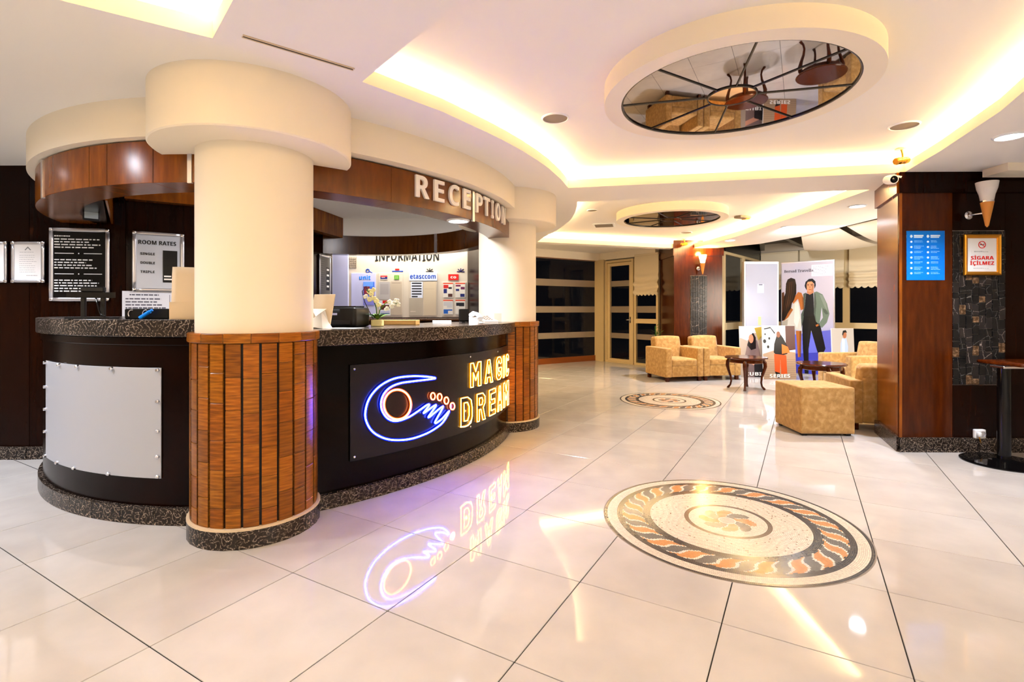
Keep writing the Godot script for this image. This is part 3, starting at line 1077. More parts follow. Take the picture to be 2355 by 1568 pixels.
func neon():
	var o := thing("neon_sign", "glossy black sign board with blue, orange and amber neon tubes on the desk", "neon sign", Vector3.ZERO)
	var a0 := bow_angle(805, C_R, 2.79)
	var a1 := -0.125
	var s := sh()
	s.bow(C_R, 2.78, 2.793, a0, a1, 0.262, 0.882, 48, 0.002)
	part(o, "board", s, M.sign_board)
	for q: Array in [[814, 0.035, 0], [814, 0.035, 1], [1080, 0, 0], [1080, 0, 1], [1143, 0, 1], [1170, 0, 0]]:
		var a := bow_angle(q[0], C_R, 2.793)
		var m := arc_pt(C_R, 2.793, a)
		s = Sh.new(Transform3D(Basis(Vector3(-sin(a), 0, -cos(a)), Vector3(cos(a), 0, -sin(a)), Vector3(0, -1, 0)), p3(m, 0.29 if q[2] == 0 else 0.855)))
		s.lathe([Vector2(0.008, 0), Vector2(0.008, 0.01), Vector2(0.005, 0.013), Vector2(0, 0.013)], Vector3.ZERO, 10)
		part(o, "screw", s, M.chrome)
	var R := 2.8015
	var blue := [Vector2(1001, 870), Vector2(980, 866), Vector2(945, 865), Vector2(905, 871), Vector2(872, 889), Vector2(849, 917), Vector2(840, 950), Vector2(845, 975), Vector2(860, 995), Vector2(885, 1008), Vector2(912, 1012), Vector2(945, 1009), Vector2(978, 998), Vector2(1003, 984), Vector2(1020, 969), Vector2(1033, 945), Vector2(1015, 964), Vector2(1000, 972), Vector2(1018, 938), Vector2(1014, 937), Vector2(985, 960), Vector2(1002, 934), Vector2(998, 933), Vector2(974, 950), Vector2(987, 932), Vector2(982, 931), Vector2(962, 945), Vector2(938, 960), Vector2(912, 968), Vector2(893, 963), Vector2(880, 947), Vector2(876, 928), Vector2(882, 907), Vector2(897, 891), Vector2(921, 881), Vector2(955, 876)]
	s = sh()
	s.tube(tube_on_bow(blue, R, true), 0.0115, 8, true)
	part(o, "tube_halo", s, M.halo_blue)  # added sleeve that paints the blue halo behind the bright core
	s = sh()
	s.tube(tube_on_bow(blue, R + 0.0085, true), 0.0052, 8, true)
	part(o, "crescent_tube", s, M.neon_blue)
	var ring := []
	for i in 24: ring.append(Vector2(914 + 31 * cos(TAU * i / 24), 930 + 34 * sin(TAU * i / 24)))
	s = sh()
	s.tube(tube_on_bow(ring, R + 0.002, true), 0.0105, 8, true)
	part(o, "tube_halo", s, M.halo_orange)
	s = sh()
	s.tube(tube_on_bow(ring, R + 0.01, true), 0.0052, 8, true)
	part(o, "ring_tube", s, M.neon_orange)
	for i in 4:
		var m: Vector2 = [Vector2(995.5, 911), Vector2(1011, 913), Vector2(1026.5, 921), Vector2(1040.5, 934)][i]
		var p := []
		for k in 6: p.append(m + Vector2(5.2 * cos(TAU * k / 6), 8 * sin(TAU * k / 6)))
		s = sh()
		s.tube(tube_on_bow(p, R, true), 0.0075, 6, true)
		part(o, "tube_halo", s, M.halo_orange)
		s = sh()
		s.tube(tube_on_bow(p, R + 0.006, true), 0.0036, 6, true)
		part(o, "fingertip_tube", s, M.neon_orange)
	# outlined letters: each corner as (across 0..1, up 0..1) in the letter's own box
	var shapes := {
		"M": [[0, 0, 0, 1, 0.28, 1, 0.5, 0.62, 0.72, 1, 1, 1, 1, 0, 0.74, 0, 0.74, 0.6, 0.5, 0.25, 0.27, 0.6, 0.27, 0]],
		"A": [[0, 0, 0.36, 1, 0.64, 1, 1, 0, 0.74, 0, 0.67, 0.24, 0.33, 0.24, 0.26, 0], [0.4, 0.42, 0.5, 0.78, 0.6, 0.42]],
		"G": [[1, 0.7, 0.95, 0.9, 0.7, 1, 0.3, 1, 0.05, 0.88, 0, 0.5, 0.05, 0.12, 0.3, 0, 0.7, 0, 1, 0.12, 1, 0.52, 0.5, 0.52, 0.5, 0.36, 0.74, 0.36, 0.74, 0.2, 0.5, 0.16, 0.3, 0.28, 0.28, 0.7, 0.5, 0.84, 0.72, 0.7]],
		"I": [[0.1, 0, 0.1, 1, 0.9, 1, 0.9, 0]],
		"C": [[1, 0.7, 0.95, 0.9, 0.7, 1, 0.3, 1, 0.05, 0.88, 0, 0.5, 0.05, 0.12, 0.3, 0, 0.7, 0, 1, 0.15, 1, 0.3, 0.72, 0.3, 0.5, 0.17, 0.3, 0.28, 0.28, 0.7, 0.5, 0.84, 0.72, 0.7]],
		"D": [[0, 0, 0, 1, 0.6, 1, 0.9, 0.88, 1, 0.6, 1, 0.3, 0.88, 0.08, 0.6, 0], [0.28, 0.18, 0.28, 0.82, 0.58, 0.82, 0.72, 0.66, 0.72, 0.34, 0.58, 0.18]],
		"R": [[0, 0, 0, 1, 0.7, 1, 0.97, 0.86, 0.97, 0.62, 0.75, 0.46, 1, 0, 0.7, 0, 0.48, 0.42, 0.28, 0.42, 0.28, 0], [0.28, 0.58, 0.28, 0.84, 0.6, 0.84, 0.7, 0.72, 0.6, 0.58]],
		"E": [[0, 0, 0, 1, 1, 1, 1, 0.83, 0.3, 0.83, 0.3, 0.6, 0.9, 0.6, 0.9, 0.42, 0.3, 0.42, 0.3, 0.18, 1, 0.18, 1, 0]],
	}
	# each letter: its corners in the photograph's frame (left x, top y, bottom y; right x, top y, bottom y)
	var rows := [["M", 1081, 836, 891, 1105, 831, 886], ["A", 1114, 830, 882, 1132, 825, 878], ["G", 1140, 823, 874, 1152, 819, 871], ["I", 1155.5, 820, 869, 1159, 818, 867], ["C", 1162, 817, 866, 1168.5, 813, 862],
		["D", 1059, 916, 982, 1085, 911, 976], ["R", 1096, 907, 970, 1115, 902, 963], ["E", 1124, 898, 957, 1138, 892, 950], ["A", 1143, 890, 947, 1153, 885, 942], ["M", 1156.5, 882, 938, 1168.5, 874, 930]]
	for row: Array in rows:
		for loop: Array in shapes[row[0]]:
			var pts := []
			var n := loop.size() / 2
			for i in n:
				var a := Vector2(loop[i * 2], loop[i * 2 + 1])
				var b := Vector2(loop[(i * 2 + 2) % loop.size()], loop[(i * 2 + 3) % loop.size()])
				var steps := maxi(2, int(a.distance_to(b) * 8))
				for k in steps:
					var q := a.lerp(b, float(k) / steps)
					var u: float = lerpf(row[1], row[4], q.x)
					var v: float = lerpf(lerpf(row[3], row[6], q.x), lerpf(row[2], row[5], q.x), q.y)
					pts.append(on_bow(u, v, C_R, R - 0.004))
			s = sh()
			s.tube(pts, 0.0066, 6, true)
			part(o, "tube_halo", s, M.halo_amber)
			s = sh()
			s.tube(pts.map(func(p): return p + Vector3(p.x - C_R.x, 0, p.z + C_R.y).normalized() * 0.0055), 0.0034, 6, true)
			part(o, "letter_tube", s, M.neon_amber)
	s = sh()
	s.tube(tube_on_bow([Vector2(1059, 981), Vector2(1068, 981), Vector2(1078, 976), Vector2(1084, 966)], R), 0.0048, 6)
	part(o, "letter_tube", s, M.neon_amber)
	# small lamps inside the tubes
	bulb_lamp("neon_sign_lamp", on_bow(914 + 31, 930, C_R, R + 0.004), Color(1.0, 0.55, 0.2), 0.006, 0.005)
	bulb_lamp("neon_sign_lamp", on_bow(1040, 934, C_R, R), Color(0.3, 0.4, 1.0), 0.008, 0.004)
	for q: Vector2 in [Vector2(1083, 860), Vector2(1123, 850), Vector2(1072, 945), Vector2(1130, 925)]:
		bulb_lamp("neon_sign_lamp", on_bow(q.x, q.y, C_R, R - 0.004), Color(1.0, 0.75, 0.25), 0.004, 0.004)


# ---------------------------------------------------------------- print: flat pictures drawn into images

func blank(w: int, h: int, c: Color) -> Image:
	var im := Image.create_empty(w, h, false, Image.FORMAT_RGBA8)
	im.fill(c)
	return im

func bar(im: Image, x: float, y: float, w: float, h: float, c: Color):
	im.fill_rect(Rect2i(int(x), int(y), maxi(1, int(w)), maxi(1, int(h))), c)

func fill_poly(im: Image, p: Array, c: Color):
	var n := p.size() / 2
	var lo := 1e9
	var hi := -1e9
	for i in n:
		lo = minf(lo, p[i * 2 + 1]); hi = maxf(hi, p[i * 2 + 1])
	for y in range(maxi(0, int(lo)), mini(im.get_height() - 1, int(hi)) + 1):
		var xs := []
		for i in n:
			var ax: float = p[i * 2]
			var ay: float = p[i * 2 + 1]
			var bx: float = p[(i * 2 + 2) % p.size()]
			var by: float = p[(i * 2 + 3) % p.size()]
			var yy := y + 0.5
			if (ay <= yy) != (by <= yy): xs.append(ax + (yy - ay) / (by - ay) * (bx - ax))
		xs.sort()
		for k in range(0, xs.size() - 1, 2):
			bar(im, xs[k], y, xs[k + 1] - xs[k], 1, c)

func blob(im: Image, x: float, y: float, rx: float, ry: float, c: Color):
	var p := []
	for i in 28: p.append_array([x + rx * cos(TAU * i / 28), y + ry * sin(TAU * i / 28)])
	fill_poly(im, p, c)

# lines of small print too small to read: short dashes of random length
func small_print(im: Image, x: float, y: float, w: float, rows: int, pitch: float, thick: float, c: Color, r: RandomNumberGenerator):
	for k in rows:
		var at := x
		var stop := x + w * r.randf_range(0.6, 1.0)
		while at < stop:
			var n := r.randf_range(w * 0.04, w * 0.14)
			bar(im, at, y + k * pitch, minf(n, stop - at), thick, c)
			at += n + maxf(w * 0.02, 1.0)

func printed(called: String, im: Image, rough := 0.5) -> StandardMaterial3D:
	var m := solid(called, Color.WHITE, rough)
	m.albedo_texture = ImageTexture.create_from_image(im)
	m.texture_repeat = false
	return m

# a flat sheet standing in its own axes: base centre at the origin, facing +z
func sheet(w: float, h: float, t: float, y := 0.0, x := 0.0, z := 0.0) -> Sh:
	var s := sh()
	var a := Vector3(x - w / 2, y, z)
	s.quad(a + Vector3(0, 0, t), a + Vector3(w, 0, t), a + Vector3(w, h, t), a + Vector3(0, h, t))
	s.quad(a + Vector3(w, 0, 0), a, a + Vector3(0, h, 0), a + Vector3(w, h, 0))
	s.quad(a, a + Vector3(0, 0, t), a + Vector3(0, h, t), a + Vector3(0, h, 0))
	s.quad(a + Vector3(w, 0, t), a + Vector3(w, 0, 0), a + Vector3(w, h, 0), a + Vector3(w, h, t))
	s.quad(a + Vector3(0, h, t), a + Vector3(w, h, t), a + Vector3(w, h, 0), a + Vector3(0, h, 0))
	s.quad(a, a + Vector3(w, 0, 0), a + Vector3(w, 0, t), a + Vector3(0, 0, t))
	return s

# places on an upright face between two columns of pixels and two rows: [transform at base centre, width, height]
func spot_on(p: Vector2, q: Vector2, u0: float, u1: float, v0: float, v1: float, out := 0.004) -> Array:
	var a := on_face(u0, CY, p, q)
	var b := on_face(u1, CY, p, q)
	var mid := (a + b) * 0.5
	var d := -mid.z
	var t := on_wall(a, b)
	var y0 := EYE + (CY - v1) / F * d
	t.origin = Vector3(mid.x, y0, mid.z) + t.basis.z * out
	return [t, a.distance_to(b), (v1 - v0) / F * d]

func place(o: Node3D, t: Transform3D):
	o.transform = t

# snap frame with rounded metal rails and corner caps round a print
func snap_frame(called: String, label: String, at: Array, print_: Material, rail := 0.022, group := "") -> Node3D:
	var o := thing(called, label, "frame", Vector3.ZERO, 0.0, group)
	place(o, at[0])
	var w: float = at[1]
	var h: float = at[2]
	part(o, "print", sheet(w - rail, h - rail, 0.006, rail / 2), print_)
	for k in 4:
		var s := sh()
		if k < 2: s.soft(Vector3(-w / 2 + rail * 0.8, k * (h - rail), 0), Vector3(w / 2 - rail * 0.8, k * (h - rail) + rail, 0.015), 0.007, 0, 4)
		else: s.soft(Vector3((k - 2) * (w - rail) - w / 2, rail * 0.8, 0), Vector3((k - 2) * (w - rail) - w / 2 + rail, h - rail * 0.8, 0.015), 0.007, 0, 4)
		part(o, "rail", s, M.alu)
	for k in 4:
		var s := sh()
		var c := Vector3((w - rail) * (float(k % 2) - 0.5), rail / 2 + (h - rail) * (k / 2), 0.008)
		s.soft(c - Vector3(0.014, 0.014, 0.009), c + Vector3(0.014, 0.014, 0.009), 0.006, 0, 4)
		part(o, "corner_cap", s, M.chrome)
	return o

func front_office():
	var r := RandomNumberGenerator.new()
	r.seed = 41
	var W0: Vector2 = WALL_PATH[0]
	var W1: Vector2 = WALL_PATH[1]
	var W2: Vector2 = WALL_PATH[2]
	var W3: Vector2 = WALL_PATH[3]
	# two certificates at the far left
	for k in 2:
		var im := blank(180, 220, Color(0.86, 0.85, 0.84))
		fill_poly(im, [70, 40, 90, 20, 110, 40, 104, 42, 90, 28, 76, 42], Color(0.45, 0.45, 0.45))
		small_print(im, 40, 52, 110, 1, 5, 2, Color(0.5, 0.5, 0.5), r)
		small_print(im, 38, 70, 110, 9, 12, 2, Color(0.55, 0.55, 0.55), r)
		small_print(im, 80, 186, 70, 1, 6, 3, Color(0.5, 0.5, 0.5), r)
		snap_frame("certificate_frame", ["silver framed certificate on the dark wall, cut off by the left edge", "silver framed certificate beside the black notice board"][k], spot_on(W0, W1, [-62, 31][k], [21, 106][k], 556, 650, 0.01), printed("certificate_%d" % k, im), 0.024, "certificates on the dark wall")
	# black notice board with white text
	var im := blank(280, 360, Color(0.02, 0.02, 0.022))
	var wt := Color(0.9, 0.9, 0.9)
	small_print(im, 14, 30, 80, 1, 10, 6, wt, r)
	small_print(im, 14, 46, 260, 4, 14, 6, wt, r)
	for k in 2:
		bar(im, 16, 120 + k * 106, 95, 4, wt); bar(im, 160, 120 + k * 106, 92, 4, wt); bar(im, 132, 119 + k * 106, 6, 6, wt)
	small_print(im, 14, 152, 250, 4, 14, 6, wt, r)
	small_print(im, 14, 258, 250, 5, 14, 6, wt, r)
	snap_frame("notice_board", "black notice board with white text in a silver frame, above the left desk", spot_on(W1, W2, 116, 255, 525, 693, 0.01), printed("notice", im, 0.25), 0.032)
	# room rates
	var at := spot_on(W2, W3, 304, 424, 535, 671, 0.012)
	var o := snap_frame("rates_board", "silver framed board reading ROOM RATES, beside the front column", at, M.silver_sheet, 0.03)
	var w: float = at[1]
	var h: float = at[2]
	lettering(o, "heading", "ROOM RATES", 0.034, 0.002, M.ink, Transform3D(Basis(), Vector3(-0.01, h * 0.82, 0.008)), w * 0.72)
	for k in 3:
		lettering(o, "row_name", ["SINGLE", "DOUBLE", "TRIPLE"][k], 0.021, 0.002, M.ink, Transform3D(Basis(), Vector3(-w * 0.21, h * (0.63 - 0.15 * k), 0.008)), w * 0.27)
	var s := sh()
	s.box(Vector3(w * 0.08, h * 0.16, 0.005), Vector3(w * 0.36, h * 0.7, 0.011), 0.001)
	part(o, "price_panel", s, M.black)
	s = sh()
	for k in 2: s.box(Vector3(w * 0.1, h * (0.2 + 0.05 * k), 0.011), Vector3(w * (0.3 - 0.06 * k), h * (0.225 + 0.05 * k), 0.0125), 0.0005)
	part(o, "price_print", s, M.letter_white)
	# white notices under it
	im = blank(360, 150, Color(0.86, 0.87, 0.9))
	var gy := Color(0.35, 0.35, 0.4)
	small_print(im, 40, 18, 190, 1, 10, 8, gy, r)
	small_print(im, 18, 42, 230, 4, 18, 8, gy, r)
	bar(im, 262, 20, 3, 90, gy)
	small_print(im, 285, 42, 70, 3, 22, 9, gy, r)
	var nt := thing("paper_notice", "white printed notices fixed below the room rates board", "notice")
	at = spot_on(W2, W3, 281, 428, 670, 727, 0.006)
	place(nt, at[0])
	part(nt, "sheet", sheet(at[1], at[2], 0.004), printed("notice_white", im))
	# long frame on the deeper wall
	im = blank(120, 260, Color(0.36, 0.35, 0.34))
	bar(im, 74, 70, 38, 150, Color(0.02, 0.02, 0.02))
	for k in 4: bar(im, 80, 80 + k * 36, 26, 12, Color(0.9, 0.9, 0.9))
	small_print(im, 12, 30, 55, 14, 14, 3, Color(0.5, 0.5, 0.48), r)
	snap_frame("price_frame", "narrow silver framed price list on the office side wall", spot_on(WALL_PATH[5], WALL_PATH[6], 731, 757, 586, 684, 0.012), printed("price_list", im), 0.03)
	# information board on the back wall, over a dark cabinet
	var b := thing("information_board", "white board headed INFORMATION with travel leaflets, behind the desk", "board", Vector3(-1.45, 1.12, -7.27))
	s = sh()
	s.box(Vector3(-1.05, 0, -0.02), Vector3(0.84, 1.2, 0.012), 0.003)
	part(b, "board", s, M.board_white)
	lettering(b, "heading", "INFORMATION", 0.125, 0.012, M.ink, Transform3D(Basis(), Vector3(-0.06, 0.868, 0.012)), 0.92, false, 0.0, 0.2)
	var pocket := {}
	for q: Array in [["a", -0.865, -0.513, 0.64, M.board_lilac], ["b", -0.475, -0.124, 0.64, M.board_white], ["c", -0.03, 0.372, 0.52, M.board_white], ["d", 0.44, 0.79, 0.51, M.board_white]]:
		s = sh()
		s.box(Vector3(q[1], 0.015, 0.012), Vector3(q[2], q[3], 0.024), 0.002)
		pocket[q[0]] = part(b, "leaflet_pocket", s, q[4])
	var leaf := func(own: String, x0: float, x1: float, y0: float, y1: float, base: Color, marks: Array, name_: String):
		var g := blank(96, int(96 * (y1 - y0) / (x1 - x0)), base)
		for q: Array in marks: bar(g, q[0] * 96, q[1] * g.get_height(), q[2] * 96, q[3] * g.get_height(), q[4])
		part(pocket[own], "leaflet", sheet(x1 - x0, y1 - y0, 0.005, y0, (x0 + x1) / 2, 0.025), printed(name_, g))
	var navy := Color(0.08, 0.12, 0.4)
	var rd := Color(0.75, 0.1, 0.1)
	var or_ := Color(0.82, 0.27, 0.13)
	var wh := Color(0.86, 0.84, 0.8)
	var ds := Color(0.1, 0.1, 0.13)
	leaf.call("a", -0.69, -0.53, 0.18, 0.515, Color(0.25, 0.42, 0.85), [[0, 0, 0.9, 0.2, Color(0.4, 0.6, 1.0)], [0.05, 0.2, 0.55, 0.35, Color(0.45, 0.16, 0.25)], [0.6, 0.3, 0.4, 0.3, Color(0.55, 0.4, 0.6)], [0.2, 0.36, 0.2, 0.1, rd], [0, 0.62, 1, 0.38, Color(0.5, 0.5, 0.82)]], "leaflet_city")
	leaf.call("b", -0.444, -0.34, 0.547, 0.61, wh, [[0.02, 0.1, 0.96, 0.3, rd], [0.02, 0.4, 0.96, 0.5, navy], [0.15, 0.35, 0.5, 0.25, Color(0.8, 0.6, 0.6)]], "leaflet_card_red")
	leaf.call("b", -0.245, -0.176, 0.547, 0.61, Color(0.35, 0.6, 0.2), [[0.3, 0.2, 0.1, 0.6, Color(0.65, 0.75, 0.5)], [0.6, 0.2, 0.1, 0.6, Color(0.65, 0.75, 0.5)]], "leaflet_card_green")
	leaf.call("b", -0.459, -0.308, 0.26, 0.515, Color(0.66, 0.64, 0.64), [[0.1, 0.12, 0.8, 0.6, Color(0.61, 0.59, 0.59)]], "leaflet_grey")
	leaf.call("b", -0.293, -0.136, 0.04, 0.52, Color(0.7, 0.65, 0.58), [[0.1, 0.04, 0.8, 0.02, Color(0.55, 0.5, 0.45)], [0.4, 0.6, 0.3, 0.02, Color(0.3, 0.25, 0.22)]], "leaflet_tan")
	leaf.call("b", -0.459, -0.3, 0.03, 0.245, Color(0.8, 0.8, 0.84), [[0.3, 0, 0.6, 0.2, rd], [0.1, 0.3, 0.85, 0.32, Color(0.3, 0.12, 0.1)], [0.1, 0.7, 0.85, 0.06, Color(0.6, 0.65, 0.8)], [0.1, 0.82, 0.85, 0.1, Color(0.35, 0.4, 0.6)]], "leaflet_dark")
	var rows := []
	for k in 6: rows.append([0.08, 0.06 + 0.165 * k, 0.84 if k != 5 else 0.5, 0.085, ds])
	leaf.call("c", -0.004, 0.165, 0.283, 0.515, Color(0.8, 0.83, 0.9), rows, "leaflet_list")
	leaf.call("c", -0.03, 0.16, 0.03, 0.28, Color(0.66, 0.62, 0.56), [[0.1, 0.75, 0.4, 0.04, Color(0.8, 0.76, 0.7)]], "leaflet_plain")
	leaf.call("c", 0.175, 0.358, 0.03, 0.51, Color(0.76, 0.7, 0.6), [[0.1, 0.2, 0.8, 0.01, Color(0.65, 0.58, 0.5)]], "leaflet_wide")
	for k in 4:
		var x0: float = [0.46, 0.636][k % 2]
		var y0: float = [0.29, 0.046][k / 2]
		leaf.call("d", x0, x0 + 0.14, y0, y0 + 0.21, wh, [[0, 0, 1, 0.09, or_], [0.04, 0.14, [0.5, 0.5, 0.9, 0.0][k], [0.24, 0.12, 0.4, 0.0][k], [rd, Color(0.45, 0.12, 0.3), Color(0.75, 0.75, 0.76), wh][k]], [[0.55, 0.55, 0.05, 0.08][k], [0.3, 0.28, 0.66, 0.2][k], [0.35, 0.42, 0.9, 0.84][k], [0.13, 0.18, 0.3, 0.25][k], [ds, Color(0.4, 0.12, 0.3), Color(0.1, 0.35, 0.7), ds][k]], [0.05, 0.42, 0.35, 0.3 if k == 0 else 0.15, navy if k < 2 else wh], [0.5, 0.75, 0.45, 0.22, Color(0.3, 0.15, 0.12) if k == 0 else navy if k == 1 else wh]], "leaflet_tour_%d" % k)
	lettering(b, "logo_print", "unit", 0.06, 0.003, M.bright_blue, Transform3D(Basis(), Vector3(-0.67, 0.572, 0.026)), 0.16, false, 0.0, 0.15)
	s = sh()
	s.box(Vector3(-0.03, 0.53, 0.012), Vector3(0.372, 0.65, 0.03), 0.002)
	var plate := part(b, "header_plate", s, M.plate_white)
	lettering(plate, "logo_print", "etasccom", 0.066, 0.003, M.blue_print, Transform3D(Basis(), Vector3(0.17, 0.592, 0.031)), 0.37)
	s = sh()
	s.box(Vector3(0.532, 0.54, 0.012), Vector3(0.68, 0.625, 0.026), 0.002)
	plate = part(b, "header_plate", s, M.red)
	lettering(plate, "logo_print", "co", 0.04, 0.002, M.letter_white, Transform3D(Basis(), Vector3(0.606, 0.583, 0.027)), 0.08)
	# little emblems over the pockets
	s = sh()
	var em := []
	for k in 10: em.append(Vector3(-0.63 + 0.024 * cos(TAU * k / 10), 0.675 + 0.024 * sin(TAU * k / 10), 0.014))
	s.tube(em, 0.007, 6, true)
	s.tube([Vector3(-0.6, 0.665, 0.014), Vector3(-0.55, 0.635, 0.014)], 0.006, 6)
	part(b, "emblem", s, M.blue_print)
	s = sh()
	s.box(Vector3(-0.28, 0.66, 0.012), Vector3(-0.12, 0.675, 0.016), 0.001)
	part(b, "emblem", s, M.blue_print)
	s = sh()
	s.box(Vector3(-0.235, 0.68, 0.012), Vector3(-0.175, 0.705, 0.016), 0.001)
	part(b, "emblem", s, M.red)
	for e: Array in [[0.263, M.ink], [0.71, M.navy_print]]:
		s = sh()
		s.box(Vector3(e[0] - 0.055, 0.655, 0.012), Vector3(e[0] + 0.055, 0.668, 0.016), 0.001)
		for k in 3: s.tube([Vector3(e[0], 0.668, 0.015), Vector3(e[0] + 0.04 * (k - 1), 0.71 - 0.01 * absf(k - 1.0), 0.015)], 0.006, 6)
		part(b, "emblem", s, e[1])
	for k in 5:
		s = sh()
		s.box(Vector3(-0.946, 0.72 + 0.03 * k, 0.012), Vector3(-0.79, 0.735 + 0.03 * k, 0.02), 0.001)
		part(b, "grille_bar", s, M.grille)
	for k in 6:
		s = sh()
		s.box(Vector3(-0.946 + 0.029 * k, 0.71, 0.012), Vector3(-0.938 + 0.029 * k, 0.88, 0.022), 0.001)
		part(b, "grille_bar", s, M.grille)
	# dark cabinet under the board
	var cb := thing("back_cabinet", "long dark cabinet under the information board", "cabinet", Vector3(-1.4, 0, -7.05))
	s = sh()
	s.box(Vector3(-0.9, 0, -0.2), Vector3(0.8, 1.08, 0.15), 0.004)
	part(cb, "body", s, M.wood_dark)
	s = sh()
	s.box(Vector3(-0.91, 1.08, -0.21), Vector3(0.81, 1.11, 0.18), 0.004)
	part(cb, "top", s, M.wood)
	# tall pale door leaf at the left of the board
	var dl := thing("door_leaf", "bluish white tall door leaf left of the information board", "door", Vector3(-2.46, 0, -7.2))
	s = sh()
	s.box(Vector3(-0.1, 0.0, -0.02), Vector3(0.12, 2.1, 0.02), 0.003)
	part(dl, "leaf", s, M.board_lilac)
	s = sh()
	s.box(Vector3(-0.14, 0.0, -0.03), Vector3(-0.1, 2.12, 0.03), 0.003)
	part(dl, "frame", s, M.alu)


# ---------------------------------------------------------------- things standing on the desk

func counter_things():
	# left desk: stand, tray, card holder
	var o := thing("monitor_stand", "black stand with a wide tilted head on the left desk", "stand", Vector3(-2.62, 1.18, -3.15), 0.35)
	var s := sh()
	s.box(Vector3(-0.11, 0, -0.08), Vector3(0.11, 0.012, 0.1), 0.004)
	part(o, "base", s, M.black)
	for x: float in [-0.05, 0.05]:
		s = sh()
		s.box(Vector3(x - 0.012, 0.01, -0.012), Vector3(x + 0.012, 0.14, 0.012), 0.003)
		part(o, "post", s, M.black)
	s = sh()
	s.prism(PackedVector2Array([Vector2(-0.125, -0.03), Vector2(0.125, -0.03), Vector2(0.055, 0.03), Vector2(-0.055, 0.03)]), 0.13, 0.165)
	part(o, "head", s, M.black_gloss)
	s = sh()
	s.box(Vector3(-0.06, 0.165, -0.02), Vector3(0.06, 0.2, 0.02), 0.006)
	part(o, "bracket", s, M.black)
	s = sh()
	s.tube([Vector3(0.02, 0.13, 0.02), Vector3(0.04, 0.08, 0.05), Vector3(0.06, 0.03, 0.07), Vector3(0.09, 0.014, 0.09)], 0.005, 8)
	part(o, "cable", s, M.black_gloss)
	o = thing("desk_tray", "black desk tray with a silver handle, on the left desk", "tray", Vector3(-2.2, 1.18, -3.08), 0.1)
	s = sh()
	s.box(Vector3(-0.125, 0, -0.06), Vector3(0.125, 0.062, 0.06), 0.006)
	part(o, "body", s, M.black)
	for x: float in [-0.08, 0.0]:
		s = sh()
		var pts := []
		for k in 9: pts.append(Vector3(x + 0.02 * cos(PI * 0.4 + PI * 0.8 * k / 8.0), 0.03 + 0.024 * sin(PI * 0.4 + PI * 0.8 * k / 8.0), 0.062))
		s.tube(pts, 0.004, 8)
		part(o, "handle", s, M.chrome)
	o = thing("highlighter_pen", "bright blue marker pen lying against the black tray", "pen", Vector3(-2.17, 1.183, -2.985), 0.1)
	s = sh()
	s.tube([Vector3(-0.035, 0.004, 0), Vector3(0.02, 0.042, 0)], 0.011, 12)
	part(o, "barrel", s, M.bright_blue)
	s = sh()
	s.tube([Vector3(0.02, 0.042, 0), Vector3(0.034, 0.052, 0)], 0.008, 12)
	part(o, "cap", s, M.bright_blue)
	o = thing("card_holder", "tall cream leaflet holder leaning beside the front column", "holder", Vector3(-1.925, 1.18, -3.0), 0.5)
	s = sh()
	s.xf = s.xf * Transform3D(Basis(Vector3.RIGHT, -0.2), Vector3.ZERO)
	s.soft(Vector3(-0.09, 0, -0.005), Vector3(0.09, 0.32, 0.005), 0.005, 0, 4)
	part(o, "back_board", s, M.ivory)
	s = sh()
	s.prism(PackedVector2Array([Vector2(-0.09, -0.09), Vector2(0.09, -0.09), Vector2(0.09, -0.082), Vector2(-0.09, -0.082)]), 0, 0.1)
	s.box(Vector3(-0.09, 0, -0.005), Vector3(0.09, 0.006, 0.09), 0.002)
	part(o, "front_pocket", s, M.ivory)
	# right desk
	o = thing("leaflet_box", "folded cream card leaflet box right of the front column", "box", Vector3(-1.285, 1.112, -3.38), -0.35)
	s = sh()
	s.xf = s.xf * Transform3D(Basis(Vector3.RIGHT, -0.24), Vector3.ZERO)
	s.box(Vector3(-0.1, 0, -0.004), Vector3(0.075, 0.235, 0.004), 0.002)
	part(o, "back_board", s, M.ivory)
	s = sh()
	s.quad(Vector3(-0.1, 0.02, 0.06), Vector3(0.075, 0.0, 0.07), Vector3(0.08, 0.0, 0.0), Vector3(0.02, 0.12, -0.02))
	s.tri(Vector3(0.075, 0, 0.07), Vector3(0.09, 0, -0.01), Vector3(0.02, 0.12, 0.02))
	s.tri(Vector3(-0.05, 0.13, 0.03), Vector3(0.02, 0.08, 0.07), Vector3(0.05, 0.13, 0.0))
	part(o, "folded_flap", s, M.paper)
	o = thing("cup", "small white and red cup behind the leaflet box", "cup", Vector3(-1.47, 1.112, -3.75))
	s = sh()
	s.lathe([Vector2(0.026, 0), Vector2(0.036, 0.13), Vector2(0.033, 0.13), Vector2(0.024, 0.006), Vector2(0, 0.006)], Vector3.ZERO, 24)
	part(o, "body", s, M.white)
	s = sh()
	s.lathe([Vector2(0.0325, 0.07), Vector2(0.0365, 0.12)], Vector3.ZERO, 24)
	part(o, "red_band", s, M.red)
	o = thing("receipt_printer", "black printer with a small white label on the desk", "printer", Vector3(-1.2, 1.112, -3.66), -0.25)
	s = sh()
	s.soft(Vector3(-0.13, 0, -0.1), Vector3(0.13, 0.14, 0.1), 0.018, 0, 5)
	part(o, "body", s, M.black)
	s = sh()
	s.box(Vector3(-0.1, 0.14, -0.07), Vector3(0.1, 0.15, 0.05), 0.004)
	part(o, "lid", s, M.black_gloss)
	s = sh()
	s.box(Vector3(-0.09, 0.02, 0.1), Vector3(0.09, 0.05, 0.104), 0.001)
	part(o, "paper_slot", s, M.charcoal)
	s = sh()
	s.box(Vector3(-0.07, 0.085, 0.1), Vector3(-0.015, 0.1, 0.1015), 0.0005)
	part(o, "label", s, M.board_lilac)
